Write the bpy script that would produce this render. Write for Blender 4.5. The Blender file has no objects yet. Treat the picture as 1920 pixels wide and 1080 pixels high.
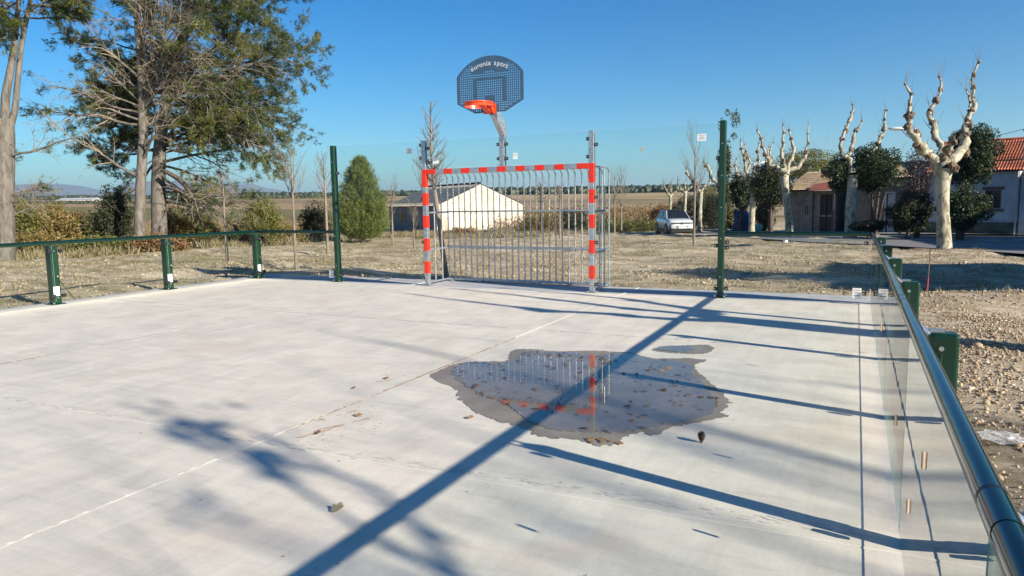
import bpy, bmesh, math, random
import numpy as np
from mathutils import Vector, Matrix, geometry, noise as mnoise

# ------------------------------------------------------------------ camera, sky, sun, exposure
SC = bpy.context.scene
COL = SC.collection
CP = np.array([5.2421, -10.5959, 1.3965])
PITCH, ROLL, YAW, FPX = .1176, -.0151, .4489, 1338.19
FW = np.array([-math.sin(YAW)*math.cos(PITCH), math.cos(YAW)*math.cos(PITCH), -math.sin(PITCH)])
R0 = np.array([math.cos(YAW), math.sin(YAW), 0.0]); U0 = np.cross(R0, FW)
RR = R0*math.cos(ROLL)+U0*math.sin(ROLL); UU = -R0*math.sin(ROLL)+U0*math.cos(ROLL)
cd = bpy.data.cameras.new('camera'); cam = bpy.data.objects.new('camera', cd); COL.objects.link(cam)
cd.sensor_width = 36; cd.lens = FPX/1920*36; cd.clip_start = .05; cd.clip_end = 40000
cam.matrix_world = Matrix(((RR[0], UU[0], -FW[0], CP[0]), (RR[1], UU[1], -FW[1], CP[1]), (RR[2], UU[2], -FW[2], CP[2]), (0, 0, 0, 1)))
SC.camera = cam
SUN = Vector((2.07, -.55, .93)).normalized()          # towards the sun
w = bpy.data.worlds.new('World'); SC.world = w; w.use_nodes = True
nt = w.node_tree; bg = nt.nodes['Background']
sky = nt.nodes.new('ShaderNodeTexSky'); sky.sky_type = 'NISHITA'; sky.sun_disc = False
sky.sun_elevation = math.asin(SUN.z); sky.sun_rotation = math.atan2(SUN.x, SUN.y)
sky.altitude = 300; sky.air_density = 1.0; sky.dust_density = .2; sky.ozone_density = 1.6
hs = nt.nodes.new('ShaderNodeHueSaturation'); hs.inputs['Saturation'].default_value = 1.6; hs.inputs['Hue'].default_value = .496
nt.links.new(sky.outputs[0], hs.inputs['Color']); tn = nt.nodes.new('ShaderNodeMix'); tn.data_type = 'RGBA'; tn.blend_type = 'MULTIPLY'; tn.inputs[0].default_value = 1; tn.inputs[7].default_value = (.54, .94, 1.18, 1)
nt.links.new(hs.outputs[0], tn.inputs[6]); nt.links.new(tn.outputs[2], bg.inputs[0]); bg.inputs[1].default_value = .052
sl = bpy.data.lights.new('sun', 'SUN'); sun = bpy.data.objects.new('sun', sl); COL.objects.link(sun)
sl.energy = 5.0; sl.angle = math.radians(.53); sl.color = (1, .90, .76)
sun.rotation_euler = SUN.to_track_quat('Z', 'Y').to_euler()
SC.view_settings.view_transform = 'Standard'; SC.view_settings.look = 'None'
SC.view_settings.exposure = 1.13; SC.view_settings.gamma = 1
SC.render.engine = 'CYCLES'
SC.cycles.max_bounces = 8; SC.cycles.transparent_max_bounces = 24; SC.cycles.volume_bounces = 0
SC.cycles.diffuse_bounces = 3; SC.cycles.glossy_bounces = 3

# ------------------------------------------------------------------ ground shape and placing
KD = [0, 5, 12, 20, 35, 60, 120, 200, 400, 800, 1500, 1700, 9e4]
KZ = [0, -.05, -.2, -.4, -.8, -1.15, -.5, 1.6, 6.4, 12, 21.4, 22, 22]
def sdist(x, y):
    dx = np.maximum(np.maximum(-6.3-x, 0), x-6.4); dy = np.maximum(0, y-1)
    return np.hypot(dx, dy)
def hgt(x, y): return np.interp(sdist(x, y), KD, KZ)
def ray(px, py): return FW+RR*(px-960)/FPX-UU*(py-540)/FPX
def dirh(px):
    d = ray(px, 380); return d[:2]/np.hypot(d[0], d[1])
def at(px, depth, py=None):
    """point at camera depth `depth` seen in column px; on the ground unless a row is given"""
    q = CP+ray(px, 380 if py is None else py)*depth
    if py is None: return Vector((q[0], q[1], float(hgt(q[0], q[1]))))
    return Vector(q)
def slab(px, py, z=0.):
    d = ray(px, py); t = (z-CP[2])/d[2]; q = CP+d*t; return (float(q[0]), float(q[1]), z)
rnd = random.Random(7)
def rng(s): return np.random.default_rng(s)

# ------------------------------------------------------------------ node material helpers
def newmat(name):
    m = bpy.data.materials.new(name); m.use_nodes = True
    return m, m.node_tree, m.node_tree.nodes['Principled BSDF']
def N(t, typ, **kw):
    n = t.nodes.new(typ)
    for k, v in kw.items():
        if k in n.inputs: n.inputs[k].default_value = v
        else: setattr(n, k, v)
    return n
def L(t, a, b): t.links.new(a, b)
def ramp(t, fac, stops):
    r = t.nodes.new('ShaderNodeValToRGB'); L(t, fac, r.inputs[0])
    e = r.color_ramp.elements
    while len(e) < len(stops): e.new(.5)
    for i, (p, c) in enumerate(stops):
        e[i].position = p; e[i].color = (*c, 1) if len(c) == 3 else c
    return r.outputs[0]
def mix(t, f, a, b, typ='MIX'):
    n = t.nodes.new('ShaderNodeMix'); n.data_type = 'RGBA'; n.blend_type = typ
    for s, v in ((n.inputs[0], f), (n.inputs[6], a), (n.inputs[7], b)):
        if isinstance(v, bpy.types.NodeSocket): L(t, v, s)
        elif isinstance(v, (int, float)): s.default_value = v
        else: s.default_value = (*v, 1)
    return n.outputs[2]
def geo(t): return t.nodes.new('ShaderNodeNewGeometry').outputs['Position']
def mapped(t, src, scale=(1, 1, 1), rot=(0, 0, 0)):
    m = t.nodes.new('ShaderNodeMapping'); L(t, src, m.inputs[0]); m.inputs['Scale'].default_value = scale; m.inputs['Rotation'].default_value = rot
    return m.outputs[0]
def noi(t, vec, scale, detail=4, rough=.55, dist=0):
    n = N(t, 'ShaderNodeTexNoise', Scale=scale, Detail=detail, Roughness=rough, Distortion=dist); L(t, vec, n.inputs['Vector']); return n.outputs['Fac']
def bump(t, p, h, strength=.3, dist=.01):
    b = N(t, 'ShaderNodeBump', Strength=strength, Distance=dist); L(t, h, b.inputs['Height']); L(t, b.outputs[0], p.inputs['Normal']); return b
def simple(name, col, rough=.5, metal=0, var=.12, scale=30, coat=0, bmp=0):
    m, t, p = newmat(name); o = t.nodes.new('ShaderNodeTexCoord').outputs['Object']
    n = noi(t, o, scale)
    c = ramp(t, n, [(.3, tuple(x*(1-var) for x in col)), (.7, tuple(min(1, x*(1+var)) for x in col))])
    L(t, c, p.inputs['Base Color'])
    r = N(t, 'ShaderNodeMapRange'); L(t, n, r.inputs[0]); r.inputs[3].default_value = max(0, rough-.08); r.inputs[4].default_value = rough+.08
    L(t, r.outputs[0], p.inputs['Roughness']); p.inputs['Metallic'].default_value = metal
    if coat: p.inputs['Coat Weight'].default_value = coat; p.inputs['Coat Roughness'].default_value = .06
    if bmp: bump(t, p, n, bmp, .01)
    return m
def leafmat(name, stops, transl=.35, rough=.55):
    m, t, p = newmat(name)
    a = N(t, 'ShaderNodeAttribute', attribute_name='v'); c = ramp(t, a.outputs['Fac'], stops)
    L(t, c, p.inputs['Base Color']); p.inputs['Roughness'].default_value = rough
    tr = t.nodes.new('ShaderNodeBsdfTranslucent'); L(t, c, tr.inputs[0])
    ms = t.nodes.new('ShaderNodeMixShader'); ms.inputs[0].default_value = transl
    L(t, p.outputs[0], ms.inputs[1]); L(t, tr.outputs[0], ms.inputs[2]); L(t, ms.outputs[0], t.nodes['Material Output'].inputs[0])
    return m
M = {}
# concrete slab
def concrete(name, base, warm, extra=0):
    m, t, p = newmat(name); g = geo(t)
    big = noi(t, g, .35, 5, .6); brush = noi(t, mapped(t, g, (1.2, 9, 1), (0, 0, .35)), 1.6, 6, .65, .6)
    brush2 = noi(t, mapped(t, g, (7, 1.1, 1), (0, 0, -.6)), 1.1, 6, .7, .8)
    fine = noi(t, g, 60, 4, .7); mid = noi(t, g, 2.3, 6, .62, .4)
    c = ramp(t, big, [(.3, tuple(x*.93 for x in base)), (.52, base), (.72, warm)])
    c = mix(t, .55, c, ramp(t, brush, [(.25, (.78, .79, .80)), (.5, (1, 1, 1)), (.78, (1.12, 1.10, 1.06))]), 'MULTIPLY')
    c = mix(t, .45, c, ramp(t, brush2, [(.28, (.76, .75, .73)), (.55, (1, 1, 1)), (.8, (1.16, 1.14, 1.11))]), 'MULTIPLY')
    c = mix(t, .5, c, ramp(t, mid, [(.3, (.78, .78, .79)), (.6, (1.06, 1.06, 1.05))]), 'MULTIPLY')
    c = mix(t, .35, c, ramp(t, fine, [(.3, (.8, .8, .8)), (.6, (1.05, 1.05, 1.05))]), 'MULTIPLY')
    # reddish earth stain patches and small dirt specks
    st = noi(t, mapped(t, g, (.8, 1.3, 1)), .8, 5, .6, .5)
    c = mix(t, ramp(t, st, [(.56, (0, 0, 0)), (.78, (.6, .6, .6))]), c, (.60, .47, .36))
    vo = N(t, 'ShaderNodeTexVoronoi', Scale=5.5); L(t, g, vo.inputs['Vector'])
    sp = ramp(t, vo.outputs['Distance'], [(.0, (1, 1, 1)), (.035, (.6, .6, .6)), (.06, (0, 0, 0))])
    rs = noi(t, g, 1.1, 2); sp2 = mix(t, 1., sp, ramp(t, rs, [(.5, (0, 0, 0)), (.62, (1, 1, 1))]), 'MULTIPLY')
    c = mix(t, sp2, c, (.16, .12, .09))
    L(t, c, p.inputs['Base Color'])
    L(t, ramp(t, mid, [(.3, (.62,)*3), (.7, (.85,)*3)]), p.inputs['Roughness']); p.inputs['Specular IOR Level'].default_value = .3
    h = mix(t, .5, brush, fine); bump(t, p, h, .18, .006)
    return m
M['concrete'] = concrete('smooth_concrete', (.62, .585, .505), (.67, .615, .52))
M['concrete_edge'] = concrete('edge_concrete', (.40, .41, .42), (.44, .44, .43))
def filler():
    m, t, p = newmat('joint_filler'); g = geo(t)
    c = ramp(t, noi(t, g, .55, 2), [(.42, (.62, .60, .54)), (.52, (.54, .51, .45)), (.60, (.30, .22, .14))])
    c = mix(t, .5, c, ramp(t, noi(t, g, 30, 5, .7), [(.3, (.7, .7, .7)), (.7, (1.1, 1.1, 1.1))]), 'MULTIPLY')
    L(t, c, p.inputs['Base Color']); p.inputs['Roughness'].default_value = .9; return m
M['filler'] = filler()
def wetmat(name, col, rough, coat):
    m, t, p = newmat(name); g = geo(t)
    c = ramp(t, noi(t, g, 3.5, 6, .6), [(.3, tuple(x*.72 for x in col)), (.7, tuple(x*1.2 for x in col))])
    L(t, c, p.inputs['Base Color']); p.inputs['Roughness'].default_value = rough
    if coat:
        p.inputs['Specular IOR Level'].default_value = 0; p.inputs['Coat Weight'].default_value = 1; p.inputs['Coat Roughness'].default_value = .0; p.inputs['Coat IOR'].default_value = 1.45
        b = N(t, 'ShaderNodeBump', Strength=.006, Distance=.01); L(t, noi(t, g, 2, 1, .5), b.inputs['Height']); L(t, b.outputs[0], p.inputs['Coat Normal'])
    return m
M['water'] = wetmat('puddle_water', (.17, .145, .12), .5, True)
M['wet'] = wetmat('wet_concrete', (.225, .195, .155), .45, False)
# ground
def dirt():
    m, t, p = newmat('dry_dirt'); g = geo(t)
    a = noi(t, g, .22, 6, .6, .3); b = noi(t, g, 1.3, 8, .68, .4); c_ = noi(t, g, 7, 8, .72); f = noi(t, g, 45, 5, .75)
    st = noi(t, mapped(t, g, (.35, 2.6, 1), (0, 0, .45)), .9, 6, .65, .5)
    c = ramp(t, a, [(.3, (.42, .335, .23)), (.5, (.52, .43, .31)), (.7, (.60, .51, .38))])
    c = mix(t, ramp(t, b, [(.46, (0, 0, 0)), (.62, (.75, .75, .75))]), c, (.235, .20, .115))      # dry weeds
    c = mix(t, ramp(t, st, [(.48, (0, 0, 0)), (.66, (.7, .7, .7))]), c, (.17, .13, .085))
    c = mix(t, ramp(t, noi(t, g, .5, 5, .65), [(.60, (0, 0, 0)), (.74, (.5, .5, .5))]), c, (.19, .185, .085))
    c = mix(t, .8, c, ramp(t, c_, [(.28, (.55, .52, .48)), (.5, (1, 1, 1)), (.72, (1.3, 1.28, 1.2))]), 'MULTIPLY')
    c = mix(t, .6, c, ramp(t, f, [(.3, (.6, .6, .6)), (.7, (1.25, 1.25, 1.25))]), 'MULTIPLY')
    # far fields, by distance from the court
    ln = t.nodes.new('ShaderNodeVectorMath'); ln.operation = 'LENGTH'; L(t, g, ln.inputs[0])
    vo = N(t, 'ShaderNodeTexVoronoi', Scale=.011); L(t, mapped(t, g, (.45, 1.6, 1), (0, 0, .42)), vo.inputs['Vector'])
    sp = t.nodes.new('ShaderNodeSeparateColor'); L(t, vo.outputs['Color'], sp.inputs[0])
    fld = ramp(t, sp.outputs[0], [(0, (.36, .27, .15)), (.2, (.23, .165, .11)), (.42, (.42, .31, .16)), (.6, (.17, .155, .07)), (.78, (.30, .215, .15)), (1, (.38, .31, .2))])
    fld = mix(t, 1., fld, (.95, .92, .88), 'MULTIPLY'); fld = mix(t, .5, fld, ramp(t, noi(t, mapped(t, g, (.3, 1, 1), (0, 0, .42)), .06, 6, .7), [(.3, (.6, .6, .6)), (.7, (1.2, 1.2, 1.2))]), 'MULTIPLY')
    mr = N(t, 'ShaderNodeMapRange'); L(t, ln.outputs['Value'], mr.inputs[0]); mr.inputs[1].default_value = 62; mr.inputs[2].default_value = 85
    c = mix(t, mr.outputs[0], c, fld)
    L(t, c, p.inputs['Base Color']); p.inputs['Roughness'].default_value = .95; p.inputs['Specular IOR Level'].default_value = .15
    bump(t, p, mix(t, .5, c_, f), .9, .06); return m
M['dirt'] = dirt()
def asphalt():
    m, t, p = newmat('old_asphalt'); g = geo(t)
    c = ramp(t, noi(t, g, .6, 6, .65), [(.3, (.13, .13, .135)), (.7, (.21, .205, .2))])
    c = mix(t, .5, c, ramp(t, noi(t, g, 60, 3, .7), [(.3, (.6, .6, .6)), (.7, (1.3, 1.3, 1.3))]), 'MULTIPLY')
    L(t, c, p.inputs['Base Color']); p.inputs['Roughness'].default_value = .85; bump(t, p, noi(t, g, 80, 2), .4, .01); return m
M['asphalt'] = asphalt()
M['kerb'] = simple('kerb_concrete', (.42, .41, .38), .85, scale=3)
def stones():
    m, t, p = newmat('gravel_stone'); a = N(t, 'ShaderNodeAttribute', attribute_name='v')
    c = ramp(t, a.outputs['Fac'], [(0, (.20, .14, .09)), (.35, (.34, .25, .16)), (.8, (.42, .33, .22)), (.95, (.50, .42, .30)), (1, (.62, .57, .48))])
    c = mix(t, .5, c, ramp(t, noi(t, geo(t), 55, 4), [(.3, (.7, .7, .7)), (.7, (1.15, 1.15, 1.15))]), 'MULTIPLY')
    L(t, c, p.inputs['Base Color']); p.inputs['Roughness'].default_value = .9; return m
M['stone'] = stones()
M['green'] = simple('dark_green_powder_coat', (.0025, .032, .015), .38, 0, .15, 12, .15)
M['green_rail'] = simple('glossy_green_rail', (.001, .016, .012), .13, 0, .1, 8, .25)
M['galv'] = None
def galv():
    m, t, p = newmat('galvanised_steel'); g = geo(t)
    vo = N(t, 'ShaderNodeTexVoronoi', Scale=38); L(t, g, vo.inputs['Vector'])
    s = t.nodes.new('ShaderNodeSeparateColor'); L(t, vo.outputs['Color'], s.inputs[0])
    c = ramp(t, s.outputs[0], [(0, (.36, .40, .42)), (1, (.56, .60, .62))])
    c = mix(t, .5, c, ramp(t, noi(t, g, 9, 5, .7), [(.35, (.65, .67, .7)), (.6, (1.1, 1.1, 1.1))]), 'MULTIPLY')
    L(t, c, p.inputs['Base Color']); p.inputs['Metallic'].default_value = .75; p.inputs['Roughness'].default_value = .36; return m
M['galv'] = galv()
M['red_band'] = simple('red_reflective_film', (.72, .03, .012), .35, 0, .08, 14)
M['black'] = simple('black_plastic', (.012, .012, .016), .45, 0, .2, 40)
M['bolt'] = simple('zinc_bolt', (.65, .65, .63), .3, .9, .1, 30)
M['rim_orange'] = simple('orange_paint', (.80, .065, .015), .3, 0, .06, 20, .3)
M['board'] = simple('slate_phenolic_board', (.045, .10, .17), .5, 0, .12, 6, .15)
M['white_print'] = simple('white_print', (.78, .80, .80), .6)
M['paper'] = simple('paper_sticker', (.80, .81, .80), .7, 0, .04, 20)
M['grey_print'] = simple('grey_print', (.28, .30, .34), .7)
M['pink_print'] = simple('faded_pink_print', (.62, .40, .38), .7)
M['sand_print'] = simple('tan_print', (.50, .36, .25), .7)
def glassmat(name, tint, f0=1.5):
    m, t, p = newmat(name); out = t.nodes['Material Output']; t.nodes.remove(p)
    fr = N(t, 'ShaderNodeFresnel', IOR=f0); tr = t.nodes.new('ShaderNodeBsdfTransparent'); tr.inputs[0].default_value = (*tint, 1)
    gl = t.nodes.new('ShaderNodeBsdfGlossy'); gl.inputs['Roughness'].default_value = .0
    bb = N(t, 'ShaderNodeBump', Strength=.03, Distance=.02); L(t, noi(t, geo(t), 2.2, 2), bb.inputs['Height']); L(t, bb.outputs[0], gl.inputs['Normal'])
    ms = t.nodes.new('ShaderNodeMixShader'); L(t, fr.outputs[0], ms.inputs[0]); L(t, tr.outputs[0], ms.inputs[1]); L(t, gl.outputs[0], ms.inputs[2]); L(t, ms.outputs[0], out.inputs[0])
    return m
M['glass'] = glassmat('clear_safety_glass', (.965, .985, .975), 1.25)
M['glass_edge'] = simple('green_glass_edge', (.22, .36, .33), .2)
def bark(name, c0, c1, c2, scale=6, stretch=(1, 1, .25), b=.8):
    m, t, p = newmat(name); o = mapped(t, geo(t), stretch)
    n = noi(t, o, scale, 8, .7, .5); n2 = noi(t, geo(t), scale*5, 4, .7)
    c = ramp(t, n, [(.3, c0), (.5, c1), (.68, c2)]); c = mix(t, .5, c, ramp(t, n2, [(.3, (.6, .6, .6)), (.7, (1.2, 1.2, 1.2))]), 'MULTIPLY')
    L(t, c, p.inputs['Base Color']); p.inputs['Roughness'].default_value = .9; bump(t, p, n, b, .04); return m
M['pine_bark'] = bark('pine_bark', (.045, .040, .034), (.135, .12, .10), (.22, .20, .17), 9, (1, 1, .22), 1.)
M['pine_twig'] = bark('pine_twig', (.17, .14, .105), (.30, .255, .195), (.42, .37, .29), 9)
def planebark():
    m, t, p = newmat('plane_tree_bark'); g = geo(t)
    n = noi(t, mapped(t, g, (1, 1, .6)), 5.5, 6, .62, .8); n2 = noi(t, g, 3, 4, .6)
    c = ramp(t, n, [(.3, (.10, .085, .06)), (.42, (.19, .17, .12)), (.49, (.33, .315, .235)), (.60, (.44, .42, .32)), (.68, (.20, .18, .125))])
    c = mix(t, ramp(t, n2, [(.45, (0, 0, 0)), (.7, (.5, .5, .5))]), c, (.33, .31, .20))
    L(t, c, p.inputs['Base Color']); p.inputs['Roughness'].default_value = .85; bump(t, p, n, .5, .03); return m
M['plane_bark'] = planebark()
M['knob_bark'] = bark('pollard_knob_bark', (.06, .04, .028), (.15, .105, .07), (.30, .25, .17), 9, (1, 1, 1), 1)
M['grey_twig'] = bark('grey_twig', (.13, .10, .08), (.21, .17, .135), (.29, .24, .19), 9)
M['dark_twig'] = bark('dark_twig', (.05, .04, .035), (.09, .07, .055), (.14, .11, .085), 9)
M['needles'] = leafmat('pine_needles', [(0, (.010, .024, .008)), (.35, (.035, .058, .014)), (.62, (.085, .115, .022)), (1, (.25, .25, .04))], .3)
M['dry_needles'] = leafmat('dry_pine_needles', [(0, (.10, .08, .04)), (.6, (.20, .16, .075)), (1, (.28, .24, .11))], .3)
M['young_needles'] = leafmat('young_conifer_needles', [(0, (.05, .08, .015)), (.5, (.15, .20, .04)), (1, (.31, .33, .08))], .45)
M['laurel'] = leafmat('glossy_evergreen_leaves', [(0, (.010, .025, .010)), (.6, (.03, .055, .018)), (1, (.07, .10, .035))], .2, .55)
M['dark_leaf'] = leafmat('dark_hedge_leaves', [(0, (.012, .018, .008)), (.6, (.035, .045, .016)), (1, (.08, .085, .03))], .25)
M['purple'] = leafmat('purple_leaves', [(0, (.02, .012, .014)), (1, (.07, .035, .038))], .2)
M['autumn'] = leafmat('autumn_leaves', [(0, (.10, .10, .025)), (.35, (.20, .17, .045)), (.7, (.30, .22, .07)), (1, (.36, .20, .10))], .35)
M['olive_leaf'] = leafmat('yellow_green_leaves', [(0, (.05, .065, .015)), (.5, (.15, .155, .035)), (1, (.27, .24, .06))], .35)
M['brown_leaf'] = leafmat('rusty_brown_leaves', [(0, (.10, .055, .025)), (.5, (.24, .13, .05)), (1, (.36, .21, .09))], .3)
M['dry_grass'] = leafmat('dry_grass', [(0, (.12, .10, .05)), (.5, (.26, .21, .11)), (1, (.40, .34, .2))], .3)
M['weed'] = leafmat('low_weeds', [(0, (.09, .10, .03)), (.5, (.18, .17, .07)), (1, (.28, .24, .12))], .3)
M['wood_far'] = leafmat('far_pinewood', [(0, (.02, .035, .018)), (1, (.06, .075, .035))], .1)
M['ivy'] = leafmat('ivy_leaves', [(0, (.02, .04, .01)), (.5, (.06, .08, .02)), (.85, (.16, .15, .04)), (1, (.35, .22, .06))], .25)
M['dead_leaf'] = leafmat('fallen_dead_leaves', [(0, (.05, .03, .02)), (.5, (.18, .10, .05)), (1, (.36, .22, .11))], .1)

# ------------------------------------------------------------------ mesh helpers
def tag(o, label=None, cat=None, group=None, kind=None):
    for k, v in (('label', label), ('category', cat), ('group', group), ('kind', kind)):
        if v: o[k] = v
    return o
def link(name, data, parent=None, loc=None, kind=None):
    o = bpy.data.objects.new(name, data); COL.objects.link(o)
    if parent is not None: o.parent = parent
    if loc is not None: o.location = loc
    if kind: o['kind'] = kind
    return o
def empty(name, loc, label, cat, group=None, rz=0):
    o = link(name, None, None, loc); o.rotation_euler.z = rz; o.empty_display_size = .2
    return tag(o, label, cat, group)
def npmesh(name, V, F, mat, attr=None, smooth=False):
    """F: (n,k) int array (all faces k-gons) or list of such arrays"""
    V = np.asarray(V, np.float32); Fs = F if isinstance(F, list) else [F]
    Fs = [np.asarray(f, np.int32) for f in Fs if len(f)]
    me = bpy.data.meshes.new(name)
    nl = sum(f.size for f in Fs); nf = sum(len(f) for f in Fs)
    me.vertices.add(len(V)); me.vertices.foreach_set('co', V.ravel())
    me.loops.add(nl); me.loops.foreach_set('vertex_index', np.concatenate([f.ravel() for f in Fs]))
    me.polygons.add(nf)
    tot = np.concatenate([np.full(len(f), f.shape[1], np.int32) for f in Fs]); st = np.concatenate([[0], np.cumsum(tot)[:-1]]).astype(np.int32)
    me.polygons.foreach_set('loop_start', st)
    if smooth: me.polygons.foreach_set('use_smooth', np.ones(nf, bool))
    if attr is not None:
        a = me.attributes.new('v', 'FLOAT', 'FACE'); a.data.foreach_set('value', np.asarray(attr, np.float32))
    me.update(calc_edges=True); me.materials.append(mat)
    return me
class MB:
    """collects boxes, tubes and prisms, then becomes one mesh"""
    def __init__(s): s.v = []; s.f = []; s.n = 0
    def add(s, V, F):
        V = [tuple(map(float, q)) for q in V]; s.v += V; s.f += [tuple(i+s.n for i in f) for f in F]; s.n += len(V); return s
    def box(s, a, b, rz=0, bev=0):
        (x0, y0, z0), (x1, y1, z1) = a, b
        V = [(x, y, z) for z in (z0, z1) for x, y in ((x0, y0), (x1, y0), (x1, y1), (x0, y1))]
        return s.add(V, [(3, 2, 1, 0), (4, 5, 6, 7), (0, 1, 5, 4), (1, 2, 6, 5), (2, 3, 7, 6), (3, 0, 4, 7)])
    def cbox(s, c, size): return s.box(tuple(c[i]-size[i]/2 for i in range(3)), tuple(c[i]+size[i]/2 for i in range(3)))
    def tube(s, pts, r, sides=8, caps=True):
        V, F = tubearr(pts, r if hasattr(r, '__len__') else [r]*len(pts), sides)
        s.add(V, F)
        if caps:
            n = len(V); s.f.append(tuple(s.n-n+i for i in range(sides))[::-1]); s.f.append(tuple(s.n-sides+i for i in range(sides)))
        return s
    def prism(s, poly, axis, a, b):
        """poly in the plane normal to axis (0,1,2), extruded from a to b"""
        def P(u, v, w_): return {0: (w_, u, v), 1: (u, w_, v), 2: (u, v, w_)}[axis]
        n = len(poly); V = [P(u, v, a) for u, v in poly]+[P(u, v, b) for u, v in poly]
        return s.add(V, [tuple(range(n))[::-1], tuple(range(n, 2*n))]+[(i, (i+1) % n, n+(i+1) % n, n+i) for i in range(n)])
    def build(s, name, mat, parent=None, smooth=False, bevel=0, loc=None, seg=2):
        me = bpy.data.meshes.new(name); me.from_pydata(s.v, [], s.f)
        bm = bmesh.new(); bm.from_mesh(me); bmesh.ops.recalc_face_normals(bm, faces=bm.faces); bm.to_mesh(me); bm.free()
        me.materials.append(mat)
        if smooth:
            me.polygons.foreach_set('use_smooth', [True]*len(me.polygons)); me.set_sharp_from_angle(angle=math.radians(50))
        o = link(name, me, parent, loc)
        if bevel:
            b = o.modifiers.new('bevel', 'BEVEL'); b.width = bevel; b.segments = seg; b.limit_method = 'ANGLE'
        return o
def tubearr(pts, rad, sides=6):
    P = np.asarray(pts, float); n = len(P); T = np.gradient(P, axis=0) if n > 2 else np.repeat((P[1]-P[0])[None], 2, 0)
    T /= np.linalg.norm(T, axis=1)[:, None]+1e-9
    ref = np.array([0, 0, 1.]) if abs(T[0][2]) < .9 else np.array([1., 0, 0])
    a = np.linspace(0, 2*np.pi, sides, endpoint=False); V = []
    u = np.cross(T[0], ref); u /= np.linalg.norm(u)
    for i in range(n):
        u = u-T[i]*(u@T[i]); u /= np.linalg.norm(u)+1e-9; v = np.cross(T[i], u)
        V.append(P[i]+rad[i]*(np.cos(a)[:, None]*u+np.sin(a)[:, None]*v))
    V = np.concatenate(V); F = [(i*sides+j, i*sides+(j+1) % sides, (i+1)*sides+(j+1) % sides, (i+1)*sides+j) for i in range(n-1) for j in range(sides)]
    return V, F
def tubes_mesh(name, lines, mat, sides=5, smooth=True):
    V = []; F = []; n = 0
    for pts, rad in lines:
        k = sides if rad[0] > .03 else 3
        v, f = tubearr(pts, rad, k); V.append(v); F.append(np.array(f)+n); n += len(v)
    return npmesh(name, np.concatenate(V), np.concatenate(F), mat, smooth=smooth)
def leaves_mesh(name, C, size, mat, seed=0, aspect=.6, up=0., vmul=None, droop=0):
    """one bent leaf-sized face pair per centre"""
    g = rng(seed); n = len(C); C = np.asarray(C)
    d = g.normal(size=(n, 3)); d[:, 2] += up-droop; d /= np.linalg.norm(d, axis=1)[:, None]
    e = np.cross(d, g.normal(size=(n, 3))); e /= np.linalg.norm(e, axis=1)[:, None]
    s = (size*(g.uniform(.6, 1.4, n)))[:, None]
    V = np.stack([C-d*s*.5, C+e*s*aspect*.5, C+d*s*.5, C-e*s*aspect*.5], 1).reshape(-1, 3)
    F = np.arange(4*n).reshape(n, 4)
    v = g.uniform(0, 1, n) if vmul is None else np.clip(vmul+g.normal(0, .16, n), 0, 1)
    return npmesh(name, V, F, mat, v)
def needle_mesh(name, C, D, mat, seed, k=12, ln=.15, wd=.011, v=None):
    """tufts: k thin needles fanned round each twig end"""
    g = rng(seed); n = len(C); C = np.repeat(C, k, 0); D = np.repeat(D, k, 0)
    d = D*.55+g.normal(size=(n*k, 3))*.55; d /= np.linalg.norm(d, axis=1)[:, None]
    e = np.cross(d, g.normal(size=(n*k, 3))); e /= np.linalg.norm(e, axis=1)[:, None]
    l = (ln*g.uniform(.6, 1.25, n*k))[:, None]; b = C-D*g.uniform(0, .12, (n*k, 1))
    V = np.stack([b-e*wd/2, b+e*wd/2, b+d*l], 1).reshape(-1, 3); F = np.arange(3*n*k).reshape(-1, 3)
    vv = np.repeat(g.uniform(.1, .95, n) if v is None else v, k)+g.normal(0, .12, n*k)
    return npmesh(name, V, F, mat, np.clip(vv, 0, 1))
def wander(g, p, d, length, r0, r1, n=6, jit=.18, lift=0.):
    """a crooked limb: points and radii"""
    p = np.array(p, float); d = np.array(d, float); d /= np.linalg.norm(d); pts = [p.copy()]; st = length/n
    for i in range(n):
        d = d+g.normal(0, jit, 3)*.5; d[2] += lift/n; d /= np.linalg.norm(d); p = p+d*st; pts.append(p.copy())
    return np.array(pts), list(np.linspace(r0, r1, n+1))
def along(line, f):
    P, r = line; x = f*(len(P)-1); i = min(int(x), len(P)-2); a = x-i
    d = P[i+1]-P[i]; return P[i]*(1-a)+P[i+1]*a, d/np.linalg.norm(d), r[i]*(1-a)+r[i+1]*a
def sidedir(g, d, ang):
    e = np.cross(d, g.normal(size=3)); e /= np.linalg.norm(e); return d*math.cos(ang)+e*math.sin(ang)

# ================================================================== THE SETTING
SX0, SX1, SY1 = -5.68, 5.72, .82
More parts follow.
